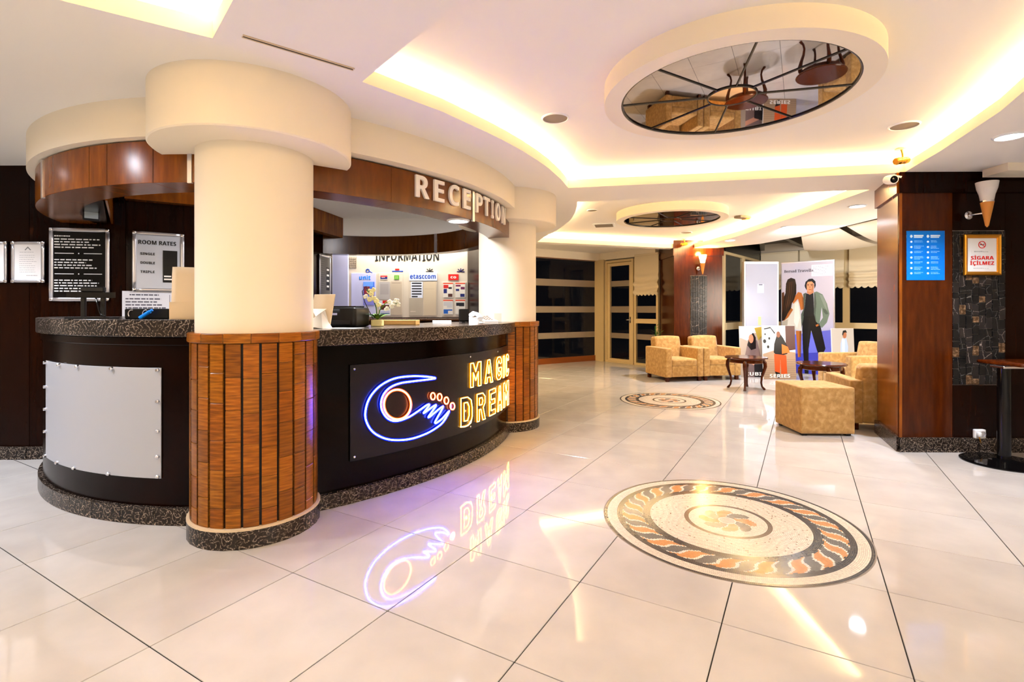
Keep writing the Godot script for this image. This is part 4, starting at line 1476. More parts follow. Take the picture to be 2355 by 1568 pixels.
	o = thing("paper_sheet", "white paper lying on the desk in front of the printer", "paper", Vector3(-1.12, 1.112, -3.36), -0.2)
	part(o, "page", _flat_sheet(0.21, 0.15), M.paper)
	# orchid
	o = thing("potted_orchid", "pale yellow orchid with arching stem in a small cream pot", "plant", Vector3(-1.0, 1.112, -3.74))
	s = sh()
	s.soft(Vector3(-0.04, 0, -0.04), Vector3(0.04, 0.05, 0.04), 0.006, 0, 4)
	part(o, "pot", s, M.petal)
	s = sh()
	s.tube([Vector3(0, 0.04, 0), Vector3(-0.01, 0.14, 0), Vector3(-0.04, 0.24, 0.01), Vector3(-0.08, 0.27, 0.02)], 0.004, 6)
	var stem_a := part(o, "stem", s, M.leaf)
	s = sh()
	s.tube([Vector3(0, 0.04, 0), Vector3(0.02, 0.12, 0.01), Vector3(0.07, 0.18, 0.02), Vector3(0.15, 0.17, 0.03)], 0.004, 6)
	var stem_b := part(o, "stem", s, M.leaf_light)
	s = sh()
	s.tube([Vector3(-0.03, 0.04, -0.02), Vector3(-0.1, 0.18, -0.02), Vector3(-0.12, 0.26, -0.02), Vector3(-0.09, 0.3, -0.02), Vector3(-0.05, 0.2, -0.02)], 0.003, 6)
	part(o, "support_wire", s, M.charcoal)
	var r := RandomNumberGenerator.new()
	r.seed = 3
	for k in 14:
		var m: Vector3 = [Vector3(-0.04, 0.24, 0.02), Vector3(-0.02, 0.21, 0.03), Vector3(-0.06, 0.26, 0.0), Vector3(0.0, 0.19, 0.03), Vector3(-0.05, 0.2, 0.03), Vector3(0.02, 0.16, 0.04), Vector3(0.1, 0.18, 0.03), Vector3(0.13, 0.17, 0.04), Vector3(0.15, 0.19, 0.03), Vector3(0.12, 0.15, 0.05), Vector3(-0.03, 0.27, 0.01), Vector3(0.16, 0.16, 0.02), Vector3(-0.08, 0.22, 0.02), Vector3(0.08, 0.13, 0.04)][k]
		s = sh()
		for i in 5:
			var a := TAU * i / 5 + r.randf()
			var dir := Vector3(cos(a), sin(a), 0.25)
			s.ball(m + dir * 0.011, Vector3(0.011, 0.009, 0.004), 4)
		part(stem_b if m.x > 0.05 else stem_a, "flower", s, M.petal if k < 6 or k == 10 else M.petal_white)
	for k in 9:
		var a := TAU * k / 9
		var l := 0.09 + 0.05 * r.randf()
		s = sh()
		var prev := []
		for i in 6:
			var t := i / 5.0
			var mid_ := Vector3(cos(a) * l * t, 0.05 + 0.11 * t - 0.07 * t * t, sin(a) * l * t)
			var wd := Vector3(-sin(a), 0, cos(a)) * 0.016 * sin(PI * clampf(t * 0.9 + 0.1, 0, 1))
			if prev: s.quad(prev[0], prev[1], mid_ + wd, mid_ - wd)
			prev = [mid_ - wd, mid_ + wd]
		part(o, "leaf", s, M.leaf if k % 2 else M.leaf_light)
	o = thing("wooden_tray", "low pale wooden tray behind the orchid on the desk", "tray", Vector3(-0.93, 1.112, -4.08), -0.1)
	s = sh()
	s.box(Vector3(-0.17, 0, -0.06), Vector3(0.17, 0.008, 0.06), 0.002)
	part(o, "bottom", s, M.wicker)
	for q: Array in [[-0.17, -0.06, 0.17, -0.05], [-0.17, 0.05, 0.17, 0.06], [-0.17, -0.06, -0.16, 0.06], [0.16, -0.06, 0.17, 0.06]]:
		s = sh()
		s.box(Vector3(q[0], 0, q[1]), Vector3(q[2], 0.04, q[3]), 0.002)
		part(o, "side", s, M.wicker)
	# telephone
	o = thing("telephone", "white desk telephone with handset at the right end of the desk", "telephone", Vector3(-0.25, 1.112, -4.42), 0.5)
	s = sh()
	s.prism(PackedVector2Array([Vector2(-0.1, -0.09), Vector2(0.1, -0.09), Vector2(0.1, 0.09), Vector2(-0.1, 0.09)]), 0, 0.025)
	s.quad(Vector3(-0.1, 0.025, 0.09), Vector3(0.1, 0.025, 0.09), Vector3(0.1, 0.06, -0.09), Vector3(-0.1, 0.06, -0.09))
	s.tri(Vector3(0.1, 0.025, 0.09), Vector3(0.1, 0.025, -0.09), Vector3(0.1, 0.06, -0.09))
	s.tri(Vector3(-0.1, 0.025, -0.09), Vector3(-0.1, 0.025, 0.09), Vector3(-0.1, 0.06, -0.09))
	s.quad(Vector3(0.1, 0.025, -0.09), Vector3(-0.1, 0.025, -0.09), Vector3(-0.1, 0.06, -0.09), Vector3(0.1, 0.06, -0.09))
	var body := part(o, "base", s, M.white)
	s = sh()
	s.tube([Vector3(-0.075, 0.045, 0.09), Vector3(-0.07, 0.07, 0.06), Vector3(-0.065, 0.085, 0), Vector3(-0.07, 0.09, -0.06), Vector3(-0.075, 0.07, -0.095)], [0.026, 0.02, 0.016, 0.02, 0.026], 12)
	part(o, "handset", s, M.white)
	for k in 12:
		s = sh()
		var c := Vector3(0.0 + 0.028 * (k % 3), 0.036 + 0.009 * (k / 3), 0.045 - 0.03 * (k / 3))
		s.box(c - Vector3(0.009, 0.004, 0.008), c + Vector3(0.009, 0.006, 0.008), 0.002)
		part(body, "key", s, M.grille)
	s = sh()
	var cord := []
	for k in 40: cord.append(Vector3(-0.08 + 0.03 * k / 40.0 + 0.008 * cos(k * 1.6), 0.012 + 0.006 * sin(k * 1.6), 0.1 + 0.03 * sin(PI * k / 40.0)))
	s.tube(cord, 0.003, 5)
	part(o, "cord", s, M.white)
	o = thing("desk_screen", "back of a small black screen beside the telephone", "screen", Vector3(-0.44, 1.112, -4.62), 0.5)
	s = sh()
	s.box(Vector3(-0.05, 0.02, -0.01), Vector3(0.05, 0.13, 0.012), 0.004)
	part(o, "panel", s, M.black)
	s = sh()
	s.box(Vector3(-0.015, 0, -0.02), Vector3(0.015, 0.03, 0.0), 0.003)
	s.box(Vector3(-0.04, 0, -0.03), Vector3(0.04, 0.008, 0.03), 0.003)
	part(o, "foot", s, M.black)
	o = thing("acrylic_stand", "small clear acrylic stand at the right end of the desk", "stand", Vector3(-0.13, 1.112, -4.62), 0.4)
	s = sh()
	s.box(Vector3(-0.035, 0, -0.002), Vector3(0.035, 0.09, 0.002), 0.0005)
	s.box(Vector3(-0.035, 0, -0.03), Vector3(0.035, 0.003, 0.002), 0.0005)
	part(o, "holder", s, M.pane)
	o = thing("card_stack", "stack of white cards beside the telephone", "cards", Vector3(-0.62, 1.112, -4.45), 0.2)
	for k in 4:
		s = sh()
		s.box(Vector3(-0.08, 0.007 * k, -0.05), Vector3(0.08, 0.007 * k + 0.0065, 0.05), 0.001)
		part(o, "card_block", s, M.paper)

func _flat_sheet(w: float, h: float) -> Sh:
	var s := sh()
	s.box(Vector3(-w / 2, 0, -h / 2), Vector3(w / 2, 0.001, h / 2), 0.0002)
	return s


# ---------------------------------------------------------------- far end: dark glass wall, door, blind, square column

# one glazed light: frame round it, pane inside, from plan point a to b
func glazed(o: Node3D, a: Vector2, b: Vector2, y0: float, y1: float, fw: float, m: Material, pane := true, thick := 0.06):
	var d := (b - a).normalized()
	var n := d.orthogonal() * thick * 0.5
	for q: Array in [[a, a + d * fw, y0, y1], [b - d * fw, b, y0, y1], [a + d * fw, b - d * fw, y0, y0 + fw], [a + d * fw, b - d * fw, y1 - fw, y1]]:
		var s := sh()
		s.prism(PackedVector2Array([q[0] - n, q[1] - n, q[1] + n, q[0] + n]), q[2], q[3])
		part(o, "frame", s, m)
	if pane:
		var s := sh()
		var k := d.orthogonal() * 0.004
		s.prism(PackedVector2Array([a + d * fw - k, b - d * fw - k, b - d * fw + k, a + d * fw + k]), y0 + fw, y1 - fw)
		part(o, "pane", s, M.pane)

func frost(o: Node3D, a: Vector2, b: Vector2, y0: float, y1: float):
	var s := sh()
	wall_board(a, b, y0, y1, 0.012, s)
	part(o, "frosted_band", s, M.frost_band)

# roman blind with soft folds near its scalloped hem
func roman_blind(called: String, label: String, a: Vector2, b: Vector2, top: float, hem: float, waves: int, m: Material, folds := 4, group := ""):
	var mid := (a + b) * 0.5
	var o := thing(called, label, "blind", Vector3.ZERO, 0.0, group)
	var t := on_wall(p3(a, 0), p3(b, 0))
	t.origin = p3(mid, hem)
	o.transform = t
	var w := a.distance_to(b)
	var h := top - hem
	var s := sh()
	var nx := waves * 6
	var ny := 40
	var f := func(i: int, j: int) -> Vector3:
		var x := float(i) / nx
		var y := float(j) / ny
		var sc := 0.035 * absf(sin(PI * x * waves))
		var low := -sc * clampf(1.0 - y * 12.0, 0, 1)
		var z := 0.02 + 0.025 * (1.0 - smoothstep(0.25, 0.6, y)) * (1.0 + sin(y * TAU * folds * 1.6 + 0.6 * sin(x * 5.0)))
		return Vector3((x - 0.5) * w, y * h + low + 0.01 * sin(PI * x) * (1.0 - y) - 0.012 * sin(PI * x), z)
	var pts := []
	for j in ny + 1:
		for i in nx + 1: pts.append(f.call(i, j))
	for j in ny:
		for i in nx:
			var k := j * (nx + 1) + i
			s.quad(pts[k], pts[k + 1], pts[k + nx + 2], pts[k + nx + 1])
			var bk := Vector3(0, 0, -0.004)
			s.quad(pts[k + 1] + bk, pts[k] + bk, pts[k + nx + 1] + bk, pts[k + nx + 2] + bk)
	part(o, "cloth", s, m)
	s = sh()
	s.box(Vector3(-w / 2, h - 0.02, -0.01), Vector3(w / 2, h + 0.02, 0.035), 0.004)
	part(o, "head_rail", s, m)

func far_end():
	var a := Vector2(-1.2, 10.12)
	var b := Vector2(2.08, 12.27)
	var w := thing("window_1", "dark glass partition with three grey frosted bands at the end of the lobby", "window", Vector3.ZERO, 0.0, "", "structure")
	var cuts := [0.0, 0.5, 1.0]
	for k in 2:
		var s := sh()
		wall_board(a.lerp(b, cuts[k]), a.lerp(b, cuts[k + 1]), 0.13, 2.4, 0.01, s)
		part(w, "pane", s, M.pane)
	for y: Array in [[1.775, 1.93], [1.165, 1.31], [0.57, 0.705]]:
		frost(w, a, b, y[0], y[1])
	var s := sh()
	wall_board(a, b, 0, 0.13, 0.04, s)
	part(w, "bottom_board", s, M.orange_wood)
	s = sh()
	wall_board(a, b, 2.4, 2.44, 0.04, s)
	part(w, "top_rail", s, M.orange_wood)
	s = sh()
	wall_board(a.lerp(b, 0.985), b, 0.13, 2.4, 0.04, s)
	part(w, "end_post", s, M.orange_wood)
	# door and its side light
	var p := Vector2(2.25, 11.97)
	var q := Vector2(2.75, 11.29)
	var e := Vector2(3.14, 10.76)
	var post := thing("trim_2", "cream post between the dark glass partition and the glass door", "post", Vector3.ZERO, 0.0, "", "structure")
	s = sh()
	wall_board(Vector2(2.07, 12.25), Vector2(2.24, 12.0), 0, 2.42, 0.08, s)
	part(post, "post", s, M.cream_alu)
	var d := thing("door_1", "narrow glass door in a cream aluminium frame at the far end", "door", Vector3.ZERO, 0.0, "", "structure")
	glazed(d, p, q, 0.0, 2.38, 0.05, M.cream_alu, false, 0.1)
	var i := (q - p).normalized() * 0.055
	glazed(d, p + i, q - i, 0.02, 2.32, 0.075, M.cream_alu, true)
	for y: Array in [[1.77, 1.9], [1.165, 1.31], [0.57, 0.69]]:
		frost(d, p + i * 2.4, q - i * 2.4, y[0], y[1])
	var hp := q - i * 1.6
	var n := (q - p).normalized().orthogonal()
	s = sh()
	s.tube([p3(hp, 1.0), p3(hp + n * 0.06, 1.0), p3(hp + n * 0.06 - i * 1.8, 1.0)], 0.01, 8)
	part(d, "handle", s, M.chrome)
	s = sh()
	s.prism(PackedVector2Array([hp + i * 0.25, hp + i * 0.25 + n * 0.045, hp - i * 0.25 + n * 0.045, hp - i * 0.25]), 0.93, 1.07)
	part(d, "handle_plate", s, M.chrome)
	var sl := thing("window_2", "glazed side light right of the glass door, half hidden by a blind", "window", Vector3.ZERO, 0.0, "", "structure")
	glazed(sl, q + i * 0.2, e, 0.0, 0.98, 0.05, M.cream_alu)
	glazed(sl, q + i * 0.2, e, 0.98, 2.38, 0.05, M.cream_alu)
	for y: Array in [[1.165, 1.31], [0.57, 0.69]]:
		frost(sl, q + i, e - i, y[0], y[1])
	roman_blind("roman_blind", "cream roman blind with scalloped hem beside the glass door", Vector2(2.74, 11.2), Vector2(3.12, 10.68), 2.43, 1.57, 7, M.blind_cloth, 3, "cream roman blinds")
	# bulkhead over them
	var bh := thing("trim_3", "cream bulkhead over the far door and glass partition", "bulkhead", Vector3.ZERO, 0.0, "", "structure")
	s = sh()
	s.prism(PackedVector2Array([Vector2(-1.3, 9.9), Vector2(2.1, 12.12), Vector2(3.05, 10.72), Vector2(3.3, 10.9), Vector2(2.2, 12.5), Vector2(-1.3, 10.2)]), 2.41, COFFER)
	part(bh, "face", s, M.cream_paint)
	# square column with a mosaic strip and a lit sconce
	var c := thing("column", "square mahogany column at the far end with a lit wall lamp", "column", Vector3.ZERO, 0.0, "", "structure")
	var body := PackedVector2Array([Vector2(3.155, 9.8), Vector2(4.095, 9.8), Vector2(4.095, 10.7), Vector2(3.15, 10.7)])
	s = sh()
	s.prism(body, 0, 2.3)
	part(c, "body", s, M.wood_pillar)
	s = sh()
	s.prism(PackedVector2Array([Vector2(3.135, 9.775), Vector2(4.115, 9.775), Vector2(4.115, 10.72), Vector2(3.13, 10.72)]), 2.28, COFFER)
	part(c, "crown", s, M.wood_pillar)
	s = sh()
	var r := RandomNumberGenerator.new()
	r.seed = 12
	var joints := sh()
	joints.box(Vector3(3.47, 0.6, -9.8), Vector3(3.79, 1.895, -9.79), 0.001)
	part(c, "mosaic_joints", joints, M.marble_joint)
	for col in 7:
		var x := 3.472 + col * 0.0454
		var y := 0.602
		while y < 1.89:
			var y1 := minf(y + r.randf_range(0.06, 0.13), 1.893)
			s.box(Vector3(x, y, -9.792), Vector3(x + 0.043, y1 - 0.003, -9.776 + r.randf() * 0.004), 0.002)
			y = y1
	part(c, "mosaic_strip", s, M.marble_1, "stuff")
	sconce("white glass wall lamp glowing on the far square column", Vector3(3.66, 1.92, -9.66), 9.775, true)
	plant()


func sconce(label: String, tip: Vector3, wall_d: float, lit: bool):
	var o := thing("wall_lamp", label, "wall lamp", tip, 0.0, "cone wall lamps")
	var s := sh()
	s.lathe([Vector2(0, -0.012), Vector2(0.007, -0.008), Vector2(0.007, 0), Vector2(0.012, 0.0), Vector2(0.046, 0.2), Vector2(0.04, 0.205), Vector2(0, 0.205)], Vector3.ZERO, 24)
	part(o, "cone", s, M.sconce_wood)
	s = sh()
	s.lathe([Vector2(0.043, 0.203), Vector2(0.052, 0.26), Vector2(0.068, 0.31), Vector2(0.076, 0.365)], Vector3.ZERO, 24)
	s.lathe([Vector2(0.073, 0.365), Vector2(0.064, 0.31), Vector2(0.049, 0.26), Vector2(0.04, 0.203)], Vector3.ZERO, 24)
	s.lathe([Vector2(0.076, 0.365), Vector2(0.073, 0.365)], Vector3.ZERO, 24)
	part(o, "glass_shade", s, M.sconce_lit if lit else M.sconce_glass)
	s = sh()
	s.lathe([Vector2(0.0475, 0.196), Vector2(0.0475, 0.208), Vector2(0.044, 0.21)], Vector3.ZERO, 24)
	part(o, "collar", s, M.chrome)
	s = sh()
	var back := wall_d + tip.z
	s.tube([Vector3(0, 0.11, 0), Vector3(-0.03, 0.11, -back * 0.5), Vector3(-0.045, 0.11, -back)], 0.008, 8)
	part(o, "arm", s, M.chrome)
	s = Sh.new(Transform3D(Basis(Vector3.RIGHT, PI / 2), Vector3(-0.045, 0.11, -back)))
	s.lathe([Vector2(0.035, 0.0), Vector2(0.035, 0.012), Vector2(0.02, 0.02), Vector2(0, 0.022)], Vector3.ZERO, 20)
	part(o, "wall_plate", s, M.chrome)
	if lit: bulb_lamp("wall_lamp_bulb", tip + Vector3(0, 0.4, 0.0), Color(1.0, 0.75, 0.42), 0.45, 0.05)

func plant():
	var o := thing("potted_plant", "thin green potted plant behind the left armchair, by the square column", "plant", Vector3(2.86, 0, -9.95))
	var s := sh()
	s.lathe([Vector2(0, 0), Vector2(0.1, 0), Vector2(0.14, 0.26), Vector2(0.13, 0.26), Vector2(0.1, 0.22), Vector2(0, 0.22)], Vector3.ZERO, 24)
	part(o, "pot", s, M.charcoal)
	var r := RandomNumberGenerator.new()
	r.seed = 8
	for k in 5:
		s = sh()
		var top := Vector3(r.randf_range(-0.08, 0.08), r.randf_range(0.75, 1.0), r.randf_range(-0.05, 0.05))
		s.tube([Vector3(0, 0.2, 0), top * Vector3(0.5, 0.6, 0.5), top], 0.006, 6)
		var twig := part(o, "stem", s, M.leaf)
		for i in 11:
			var t := 0.35 + 0.65 * i / 10.0
			var base := top * Vector3(t, t, t)
			var a := r.randf() * TAU
			var d := Vector3(cos(a), 0.5, sin(a))
			var e := Vector3(-sin(a), 0, cos(a)) * 0.018
			s = sh()
			s.quad(base, base + d * 0.05 - e, base + d * 0.11, base + d * 0.05 + e)
			part(twig, "leaf", s, M.leaf_light if i % 2 else M.leaf)


# ---------------------------------------------------------------- glazed bay with posters

func bay():
	var A := Vector2(4.15, 9.9)
	var B := Vector2(5.8, 11.8)
	var C := Vector2(8.2, 9.27)
	var w := thing("window_3", "tall bay window left of the white panel, black night outside", "window", Vector3.ZERO, 0.0, "", "structure")
	for k in 2:
		var p := A.lerp(B, k * 0.5)
		var q := A.lerp(B, k * 0.5 + 0.5)
		glazed(w, p, q, 0.0, 0.9, 0.07, M.cream_alu)
		glazed(w, p, q, 0.9, 2.4, 0.07, M.cream_alu)
	w = thing("window_4", "wide bay window behind the posters with cream blinds", "window", Vector3.ZERO, 0.0, "", "structure")
	var t := [0.0, 0.25, 0.5, 0.76, 1.0]
	for k in 4:
		glazed(w, B.lerp(C, t[k]), B.lerp(C, t[k + 1]), 0.0, 0.9, 0.06, M.cream_alu)
		glazed(w, B.lerp(C, t[k]), B.lerp(C, t[k + 1]), 0.9, 2.55, 0.06, M.cream_alu)
	var n := (C - B).normalized().orthogonal() * 0.08
	var names := ["cream roman blind behind the white panel, leftmost of the bay", "cream roman blind behind the couple poster", "cream roman blind right of the couple poster", "cream roman blind next to the right pillar"]
	var ends := [0.02, 0.245, 0.255, 0.495, 0.52, 0.745, 0.775, 0.99]
	for k in 4:
		roman_blind("roman_blind", names[k], B.lerp(C, ends[k * 2]) + n, B.lerp(C, ends[k * 2 + 1]) + n, 2.52, 1.71, 7, M.blind_cloth, 4, "cream roman blinds")
	# roof of the bay: dark glass, beams, cloth sails under it
	var roof := thing("ceiling_bay", "dark glazed roof with aluminium beams over the window bay", "roof", Vector3.ZERO, 0.0, "", "structure")
	var s := sh()
	s.prism(PackedVector2Array([Vector2(3.7, 10.0), Vector2(4.15, 9.95), Vector2(5.8, 11.9), Vector2(8.3, 9.3), Vector2(8.3, 5.0), Vector2(4.7, 5.3), Vector2(4.7, 9.0)]), 2.74, 2.78)
	part(roof, "roof_glass", s, M.smoked_roof)
	for q: Array in [[Vector2(4.5, 9.2), Vector2(5.8, 11.75)], [Vector2(4.8, 8.3), Vector2(7.0, 10.5)], [Vector2(4.1, 9.9), Vector2(5.7, 11.8)], [Vector2(4.7, 9.1), Vector2(6.4, 11.1)]]:
		s = sh()
		wall_board(q[0], q[1], 2.6, 2.74, 0.09, s)
		part(roof, "beam", s, M.grey_alu)
	s = sh()
	wall_board(A, B, 2.38, 2.75, 0.05, s)
	part(roof, "head_panel", s, M.smoked_roof)
	s = sh()
	wall_board(B, C, 2.54, 2.75, 0.05, s)
	part(roof, "head_panel", s, M.wall_paint)
	var side := thing("wall_right", "pale wall closing the window bay behind the right pillar", "wall", Vector3.ZERO, 0.0, "", "structure")
	s = sh()
	wall_board(Vector2(8.2, 9.3), Vector2(8.2, 5.2), 0, 2.75, 0.1, s)
	wall_board(Vector2(8.2, 5.25), Vector2(5.2, 5.25), 0, 2.75, -0.1, s)
	part(side, "wall_face", s, M.wall_paint)
	var sails := [[Vector3(4.74, 2.45, -8.25), Vector3(4.87, 2.45, -7.5), Vector3(7.3, 2.5, -9.55), Vector3(6.2, 2.5, -10.6)], [Vector3(4.9, 2.45, -7.36), Vector3(5.0, 2.45, -5.7), Vector3(8.0, 2.5, -7.3), Vector3(7.36, 2.5, -9.45)]]
	for k in 2:
		var q: Array = sails[k]
		var o := thing("shade_sail", ["white cloth sail hung under the bay roof", "second cloth sail under the bay roof, next to the pillar"][k], "cloth", q[0], 0.0, "cloth sails", "", false)
		s = sh()
		var N := 16
		var g := []
		for j in N + 1:
			for i in N + 1:
				var u := float(i) / N
				var v := float(j) / N
				var p: Vector3 = (q[0] as Vector3).lerp(q[1], u).lerp((q[3] as Vector3).lerp(q[2], u), v)
				g.append(p + Vector3.DOWN * 0.17 * sin(PI * v) * (0.7 + 0.3 * sin(PI * u)))
		for j in N:
			for i in N:
				var m := j * (N + 1) + i
				s.quad(g[m], g[m + 1], g[m + N + 2], g[m + N + 1])
				var up := Vector3(0, 0.006, 0)
				s.quad(g[m + 1] + up, g[m] + up, g[m + N + 1] + up, g[m + N + 2] + up)
		part(o, "cloth", s, M.white_cloth)
	posters()

func posters():
	var r := RandomNumberGenerator.new()
	r.seed = 61
	# white light box
	var o := thing("white_board_panel", "tall white panel in an aluminium frame, left of the couple poster", "panel", Vector3(4.735, 0, -9.55))
	var s := sh()
	s.box(Vector3(-0.33, 0, -0.09), Vector3(0.33, 2.15, 0.0), 0.006)
	part(o, "case", s, M.alu)
	s = sh()
	s.box(Vector3(-0.3, 0.05, 0.0), Vector3(0.3, 2.1, 0.006), 0.002)
	part(o, "face", s, M.light_box)
	var im := blank(48, 64, Color(0.8, 0.82, 0.9))
	bar(im, 10, 2, 28, 7, Color(0.3, 0.3, 0.36))
	bar(im, 4, 20, 40, 36, Color(0.7, 0.75, 0.86))
	part(o, "small_notice", sheet(0.12, 0.17, 0.003, 1.55, -0.02, 0.006), printed("small_notice", im))
	part(o, "yellow_note", sheet(0.055, 0.16, 0.003, 0.94, -0.04, 0.006), M.note_yellow)
	# couple poster; outlines in the print's own 357 x 835 grid
	im = blank(357, 835, Color(0.66, 0.65, 0.7))
	for y in 835: bar(im, 0, y, 357, 1, Color(0.66, 0.645, 0.7).lerp(Color(0.5, 0.53, 0.76), smoothstep(300, 835, y)))
	fill_poly(im, [0, 560, 357, 500, 357, 835, 0, 835], Color(0.35, 0.38, 0.75))
	fill_poly(im, [0, 700, 357, 660, 357, 835, 0, 835], Color(0.2, 0.22, 0.62))
	bar(im, 212, 22, 140, 84, Color(0.88, 0.88, 0.93))
	small_print(im, 222, 34, 120, 6, 11, 3, Color(0.5, 0.5, 0.56), r)
	var skin := Color(0.62, 0.36, 0.15)
	var pale := Color(0.78, 0.52, 0.36)
	var blk := Color(0.035, 0.033, 0.04)
	var coat := Color(0.36, 0.42, 0.37)
	var hair := Color(0.1, 0.06, 0.03)
	fill_poly(im, [0, 226, 17, 217, 17, 332, 20, 390, 11, 432, 0, 443], Color(0.28, 0.15, 0.06))
	fill_poly(im, [77, 284, 117, 221, 142, 227, 157, 267, 160, 349, 137, 360, 128, 314, 117, 273, 83, 314], skin)
	fill_poly(im, [146, 255, 157, 267, 160, 349, 151, 355], skin.darkened(0.25))
	fill_poly(im, [83, 311, 117, 281, 128, 332, 137, 414, 144, 513, 60, 502, 4, 476, -2, 449, 14, 440, 48, 414], Color(0.72, 0.71, 0.67))
	fill_poly(im, [4, 449, 48, 426, 37, 496, 4, 476], Color(0.62, 0.6, 0.55))
	fill_poly(im, [94, 314, 117, 290, 125, 343, 131, 414, 111, 496, 88, 449], Color(0.8, 0.79, 0.76))
	fill_poly(im, [65, 337, 83, 355, 48, 414, 14, 443, 6, 435, 43, 385], skin.darkened(0.1))
	fill_poly(im, [31, 155, 43, 123, 68, 111, 97, 123, 106, 167, 106, 231, 88, 284, 74, 308, 68, 343, 43, 385, 20, 432, -2, 445, -3, 402, 10, 355, 15, 261, 27, 226], hair)
	fill_poly(im, [43, 146, 51, 143, 44, 231, 32, 314, 14, 385, 19, 332, 36, 237], Color(0.2, 0.116, 0.054))
	fill_poly(im, [57, 144, 65, 141, 58, 227, 47, 308, 29, 372, 33, 326, 50, 237], Color(0.27, 0.157, 0.073))
	fill_poly(im, [71, 141, 79, 138, 72, 222, 61, 302, 43, 359, 47, 320, 64, 237], Color(0.24, 0.139, 0.065))
	fill_poly(im, [85, 139, 93, 136, 87, 217, 75, 296, 57, 346, 62, 314, 79, 237], Color(0.18, 0.104, 0.049))
	fill_poly(im, [102, 515, 142, 515, 137, 712, 117, 716], skin)
	fill_poly(im, [128, 515, 142, 515, 137, 712, 128, 714], skin.darkened(0.3))
	fill_poly(im, [150, 400, 240, 400, 272, 470, 307, 640, 270, 720, 247, 650, 210, 510, 192, 650, 192, 835, 165, 835, 152, 650, 147, 490], blk)
	fill_poly(im, [196, 420, 204, 420, 192, 640, 182, 800, 178, 640], Color(0.075, 0.07, 0.075))
	fill_poly(im, [154, 237, 174, 226, 165, 332, 157, 420, 142, 496, 139, 390, 159, 343], coat.darkened(0.3))
	fill_poly(im, [174, 231, 196, 240, 225, 231, 232, 402, 154, 402, 165, 332], Color(0.05, 0.055, 0.075))
	fill_poly(im, [185, 202, 225, 202, 228, 228, 199, 244, 178, 228], pale.darkened(0.15))
	fill_poly(im, [228, 226, 248, 220, 287, 243, 316, 308, 333, 385, 316, 449, 282, 490, 259, 461, 289, 414, 281, 337, 273, 414, 265, 467, 242, 443, 230, 390], coat)
	fill_poly(im, [230, 228, 239, 237, 245, 308, 239, 390, 245, 443, 233, 402, 229, 308], coat.darkened(0.3))
	fill_poly(im, [265, 243, 287, 249, 310, 308, 319, 367, 299, 332], coat.lightened(0.12))
	fill_poly(im, [287, 343, 310, 355, 326, 385, 310, 390, 294, 373], coat.darkened(0.25))
	fill_poly(im, [239, 468, 259, 460, 262, 473, 245, 482], skin)
	blob(im, 202, 181, 28, 42, pale)
	fill_poly(im, [218, 155, 229, 167, 226, 208, 208, 220, 213, 196], pale.darkened(0.2))
	fill_poly(im, [164, 176, 171, 146, 194, 125, 219, 124, 239, 145, 241, 178, 232, 199, 230, 162, 213, 144, 186, 147, 178, 167, 180, 211, 168, 190], blk)
	fill_poly(im, [180, 166, 195, 164, 195, 168, 180, 170], blk)
	fill_poly(im, [183, 173, 192, 173, 192, 177, 183, 177], blk)
	fill_poly(im, [204, 166, 219, 164, 219, 168, 204, 170], blk)
	fill_poly(im, [208, 173, 216, 173, 216, 177, 208, 177], blk)
	fill_poly(im, [200, 176, 203, 176, 205, 193, 197, 194], pale.darkened(0.3))
	fill_poly(im, [191, 203, 211, 201, 209, 207, 193, 207], Color(0.5, 0.2, 0.15))
	var t := on_wall(Vector3(5.25, 0, -9.79), Vector3(5.87, 0, -9.19))
	o = thing("couple_poster", "life-size poster of a woman in a pale dress and a man in a grey jacket", "poster")
	t.origin = Vector3(5.56, 0, -9.49)
	o.transform = t
	s = sh()
	s.box(Vector3(-0.45, 0, -0.05), Vector3(0.45, 2.15, 0.0), 0.004)
	part(o, "frame", s, M.alu)
	part(o, "print", sheet(0.86, 2.1, 0.004, 0.025, 0, 0), printed("couple_print", im, 0.35))
	lettering(o, "heading", "Bersad Travella", 0.05, 0.002, M.ink, Transform3D(Basis(), Vector3(-0.14, 1.97, 0.005)), 0.5, true)
	# two leaning prints with pictures of people
	im = blank(200, 320, Color(0.62, 0.56, 0.5))
	fill_poly(im, [0, 0, 200, 0, 200, 60, 120, 40, 60, 90, 0, 70], Color(0.8, 0.8, 0.82))
	fill_poly(im, [120, 10, 190, 0, 190, 60, 150, 90], Color(0.62, 0.52, 0.2))
	fill_poly(im, [60, 110, 90, 70, 140, 90, 170, 200, 150, 320, 40, 320, 40, 180], Color(0.45, 0.37, 0.36))
	fill_poly(im, [60, 120, 80, 60, 110, 40, 130, 70, 130, 140, 90, 150], Color(0.08, 0.05, 0.05))
	blob(im, 92, 78, 20, 28, Color(0.75, 0.5, 0.38))
	fill_poly(im, [40, 190, 150, 230, 150, 260, 40, 220], Color(0.78, 0.55, 0.45))
	fill_poly(im, [110, 240, 200, 220, 200, 320, 110, 320], Color(0.14, 0.12, 0.12))
	leaning("leaning_poster", "leaning print of a dark-haired woman, by the second armchair", Vector3(4.4, 0, -9.18), 0.46, 0.93, im, "CUBI", 0.3)
	im = blank(240, 380, Color(0.85, 0.85, 0.88))
	fill_poly(im, [170, 0, 240, 0, 240, 170, 170, 180], Color(0.3, 0.18, 0.16))
	fill_poly(im, [0, 200, 100, 170, 240, 190, 240, 380, 0, 380], Color(0.62, 0.52, 0.42))
	for k in 9: bar(im, 0, 240 + k * 15, 240, 2, Color(0.5, 0.42, 0.34))
	fill_poly(im, [10, 20, 60, 10, 90, 60, 80, 150, 40, 160, 10, 110], Color(0.93, 0.93, 0.94))
